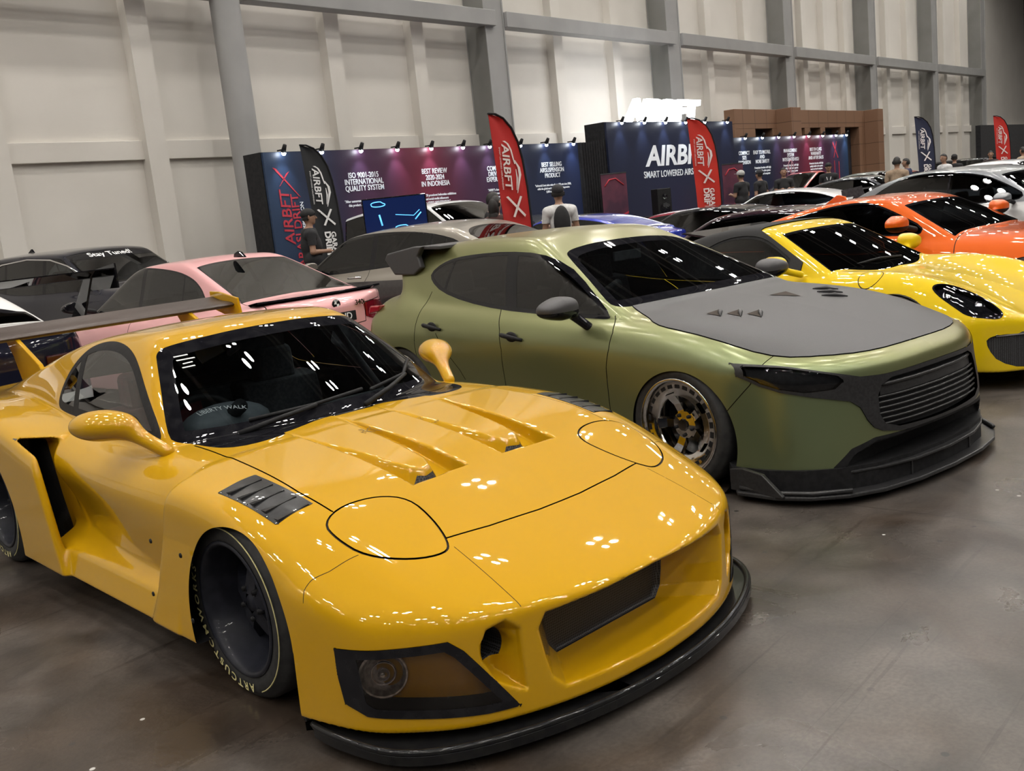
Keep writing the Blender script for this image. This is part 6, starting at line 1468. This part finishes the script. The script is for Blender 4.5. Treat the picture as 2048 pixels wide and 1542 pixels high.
# ------------------------------------------------------------------ people
def capf(a, b, r0, r1):
    a = np.array(a, float); b = np.array(b, float); d = b-a; L = d@d
    def f(x, y, z):
        t = np.clip(((x-a[0])*d[0]+(y-a[1])*d[1]+(z-a[2])*d[2])/L, 0, 1)
        return np.sqrt((x-a[0]-t*d[0])**2+(y-a[1]-t*d[1])**2+(z-a[2]-t*d[2])**2)-(r0+(r1-r0)*t)
    return f
def person(x, y, rz, label, height=1.74, shirt=(.012, .012, .014), trousers=(.02, .02, .025), skin=(.30, .17, .11), hair=(.01, .008, .007), cap=None, arms='down', sleeves=.55, long_hair=False, backpack=None, lanyard=False, female=False, h=.016):
    """faces local +x; built at 1.74 m and scaled"""
    r = empty('person', (x, y, 0), rz, label, 'person'); k = height/1.74; r.scale = (k, k, k)
    sw = .155 if female else .185; parts = []
    torso = [capf((0, -.09, 1.0), (0, .09, 1.0), .115, .115), capf((0, 0, 1.0), (0, 0, 1.22), .13, .135), capf((-.01, -sw+.05, 1.36), (-.01, sw-.05, 1.36), .085, .085), capf((0, 0, 1.2), (-.01, 0, 1.38), .14, .11)]
    neck = capf((-.01, 0, 1.40), (.01, 0, 1.52), .058, .052)
    def headf(x, y, z):
        s = np.sqrt(((x-.02)/.095)**2+(y/.075)**2+((z-1.625)/.115)**2)*.09-.09
        s = smin(s, capf((.045, 0, 1.555), (.07, 0, 1.545), .045, .03)(x, y, z), .04)      # jaw
        s = smin(s, capf((.105, 0, 1.64), (.128, 0, 1.605), .010, .015)(x, y, z), .012)     # nose
        for sg in (-1, 1): s = smin(s, capf((.0, sg*.076, 1.60), (.005, sg*.080, 1.64), .012, .014)(x, y, z), .01)
        return s
    fs = []; hands = []
    for sg in (-1, 1):
        fs += [capf((0, sg*.09, .96), (.01, sg*.10, .52), .095, .062), capf((.01, sg*.10, .52), (-.02, sg*.105, .10), .062, .042), capf((-.03, sg*.105, .05), (.15, sg*.125, .035), .045, .035)]
        sh_ = (-.01, sg*(sw+.005), 1.375)
        if arms == 'down': el, wr = (-.03, sg*(sw+.055), 1.10), (.05, sg*(sw+.06), .87)
        elif arms == 'clasp': el, wr = (-.02, sg*(sw+.05), 1.11), (.20, sg*.06, 1.10)
        elif arms == 'front': el, wr = (.02, sg*(sw+.05), 1.12), (.24, sg*.12, 1.16)
        else: el, wr = (.06, sg*(sw+.06), 1.14), (.20, sg*.10, 1.34)
        fs += [capf(sh_, el, .055, .042), capf(el, wr, .040, .027)]
        d = np.array(wr)-np.array(el); d /= np.linalg.norm(d); w0 = np.array(wr)
        side_ = np.cross(d, (0, 0, 1.0)) if abs(d[2]) < .9 else np.array((1.0, 0, 0)); side_ /= np.linalg.norm(side_)
        hands.append(capf(w0, w0+d*.075, .028, .034))
        for q in range(4):
            o = side_*(q-1.5)*.019; b0 = w0+d*.075+o; Lg = (.040, .046, .043, .034)[q]
            bend = np.array((0, -sg*.5, -.2)) if arms != 'down' else np.array((.3, 0, 0)); b1 = b0+d*Lg*.8; b2 = b1+(d+bend)*Lg*.5
            hands += [capf(b0, b1, .0115, .0105), capf(b1, b2, .0105, .0095)]
        th = w0+d*.02-side_*.028; hands.append(capf(th, th+(d-side_*.8)*.04, .013, .011))
    def body(x, y, z):
        v = torso[0](x, y, z)
        for f in torso[1:]: v = smin(v, f(x, y, z), .06)
        for f in fs: v = smin(v, f(x, y, z), .03)
        v = smin(v, neck(x, y, z), .03); v = smin(v, headf(x, y, z), .02)
        for f in hands: v = smin(v, f(x, y, z), .004)
        return v
    V, T = nets(body, (-.24, -.36, 0), (.40, .36, 1.78), h)
    C = V[T].mean(1); tor = np.minimum.reduce([f(C[:, 0], C[:, 1], C[:, 2]) for f in torso])
    ms = mat('skin', skin, .55)
    me = mesh_from('body', V, T, noise_mix(ms, tuple(c*.95 for c in skin), skin, 8), r, True, grad(body, V))
    arm_z = 1.375-.30*sleeves
    def emit2(sel, nm, m, off): return emit(body, V, T, sel, nm, m, r, off)
    low = C[:, 2] < 1.0
    tr = low & (C[:, 2] > .09) & (np.hypot(C[:, 0], np.abs(C[:, 1])-.1) < .17)
    nearwrist = np.zeros(len(C), bool)
    for f in hands: nearwrist |= f(C[:, 0], C[:, 1], C[:, 2]) < .02
    top_ = (C[:, 2] > .97) & (C[:, 2] < 1.455-.3*np.maximum(0, .06-np.hypot(C[:, 0], C[:, 1]))) & (neck(C[:, 0], C[:, 1], C[:, 2]) > .004) & ((tor < .035) | (C[:, 2] > arm_z)) & ~nearwrist
    emit2(top_, 'shirt', noise_mix(mat('shirt', shirt, .85), tuple(c*.85 for c in shirt), shirt, 20), .014)
    emit2(tr & ~nearwrist, 'trousers', noise_mix(mat('trousers', trousers, .85), tuple(c*.85 for c in trousers), trousers, 20), .012)
    emit2((C[:, 2] <= .095), 'shoes', M_BLACKM, .010)
    hair_m = noise_mix(mat('hair', hair, .6), tuple(c*.7 for c in hair), hair, 60)
    hs = (C[:, 2] > 1.58) & ((C[:, 2] > 1.675+.25*(C[:, 0]-.02)) | (C[:, 0] < -.005))
    emit2(hs, 'hair', hair_m, .013)
    if long_hair:
        b = MB(); b.ball((-.045, 0, 1.56), (.075, .085, .15), 14, 10); b.ball((-.07, 0, 1.40), (.05, .09, .16), 14, 10); b.build('long_hair', hair_m, r)
    if cap:
        mc = noise_mix(mat('cap', cap, .8), tuple(c*.85 for c in cap), cap, 20); b = MB(); b.ball((.005, 0, 1.675), (.115, .092, .085), 18, 10)
        b.prism([(.08, -.06), (.19, -.045), (.205, 0), (.19, .045), (.08, .06)], 2, 1.672, 1.682); b.build('cap', mc, r)
    b = MB()
    for sg in (-1, 1): b.ball((.098, sg*.032, 1.635), (.010, .014, .008), 8, 6)
    b.build('eyes', M_BLACKG, r); b = MB(); b.ball((.105, 0, 1.57), (.008, .025, .006), 8, 6); b.build('mouth', mat('lips', (.28, .10, .08), .5), r)
    if backpack: b = MB(); b.ball((-.19, 0, 1.20), (.085, .125, .25), 16, 10); b.build('backpack', noise_mix(mat('backpack', backpack, .8), tuple(c*.8 for c in backpack), backpack, 20), r)
    if lanyard:
        b = MB()
        for sg in (-1, 1): b.tube([(.04, sg*.075, 1.45), (.13, sg*.05, 1.32), (.165, 0, 1.14)], .008, 6)
        b.build('lanyard', M_WHITE, r)
    return r
def toward(x, y): return math.atan2(-y, -x)      # facing the camera side
person(9.75, 12.65, R_(-30), 'man in a black cap and black shirt, hands clasped, before the black feather flag', 1.82, cap=(.012, .012, .013), arms='clasp', h=.013)
person(10.62, 9.48, R_(10), 'woman with long dark hair in a sleeveless dark top beside the nearest red feather flag', 1.70, shirt=(.05, .015, .012), long_hair=True, female=True, sleeves=.0, skin=(.42, .24, .17))
person(11.2, 10.05, R_(-40), 'man in dark clothing half hidden behind the long haired woman', 1.77, skin=(.38, .22, .15))
person(11.8, 9.25, R_(45), 'man in white shirt and dark cap wearing a black backpack, seen from behind', 1.77, shirt=(.62, .62, .62), cap=(.02, .02, .025), backpack=(.012, .012, .014), arms='front')
person(25.0, 13.2, R_(75), 'man in a light grey cap and black shirt, back turned, at the right stand', 1.88, cap=(.45, .45, .43), arms='front')
person(26.5, 13.4, R_(80), 'man in a dark hat and black shirt with back turned, at the right stand', 1.86, cap=(.015, .015, .018))
person(27.6, 13.2, R_(215), 'bearded man in a black shirt looking left, beside the printed wheel', 1.86, arms='front')
person(29.75, 12.75, toward(29.9, 12.9), 'man in a black cap wearing a white lanyard over a black shirt', 1.88, cap=(.012, .012, .014), lanyard=True)
person(23.55, 8.45, R_(10), 'man in a tan shirt beyond the white coupe with the rear wing', 1.755, shirt=(.30, .22, .15))
person(28.35, 9.9, R_(100), 'man in a navy shirt seen from behind left of the navy feather flag', 1.745, shirt=(.02, .03, .08))
person(29.3, 9.2, R_(150), 'person in a white top just right of the navy feather flag', 1.76, shirt=(.6, .6, .6))
person(33.8, 10.3, R_(0), 'man in a black cap and dark top facing right, beyond the navy feather flag', 1.75, cap=(.012, .012, .014))
person(37.6, 10.25, R_(200), 'man in a dark top left of the last red feather flag', 1.76, shirt=(.03, .02, .02))
person(34.3, 8.4, R_(60), 'person in a beige top at the right edge of the hall', 1.745, shirt=(.38, .30, .22))
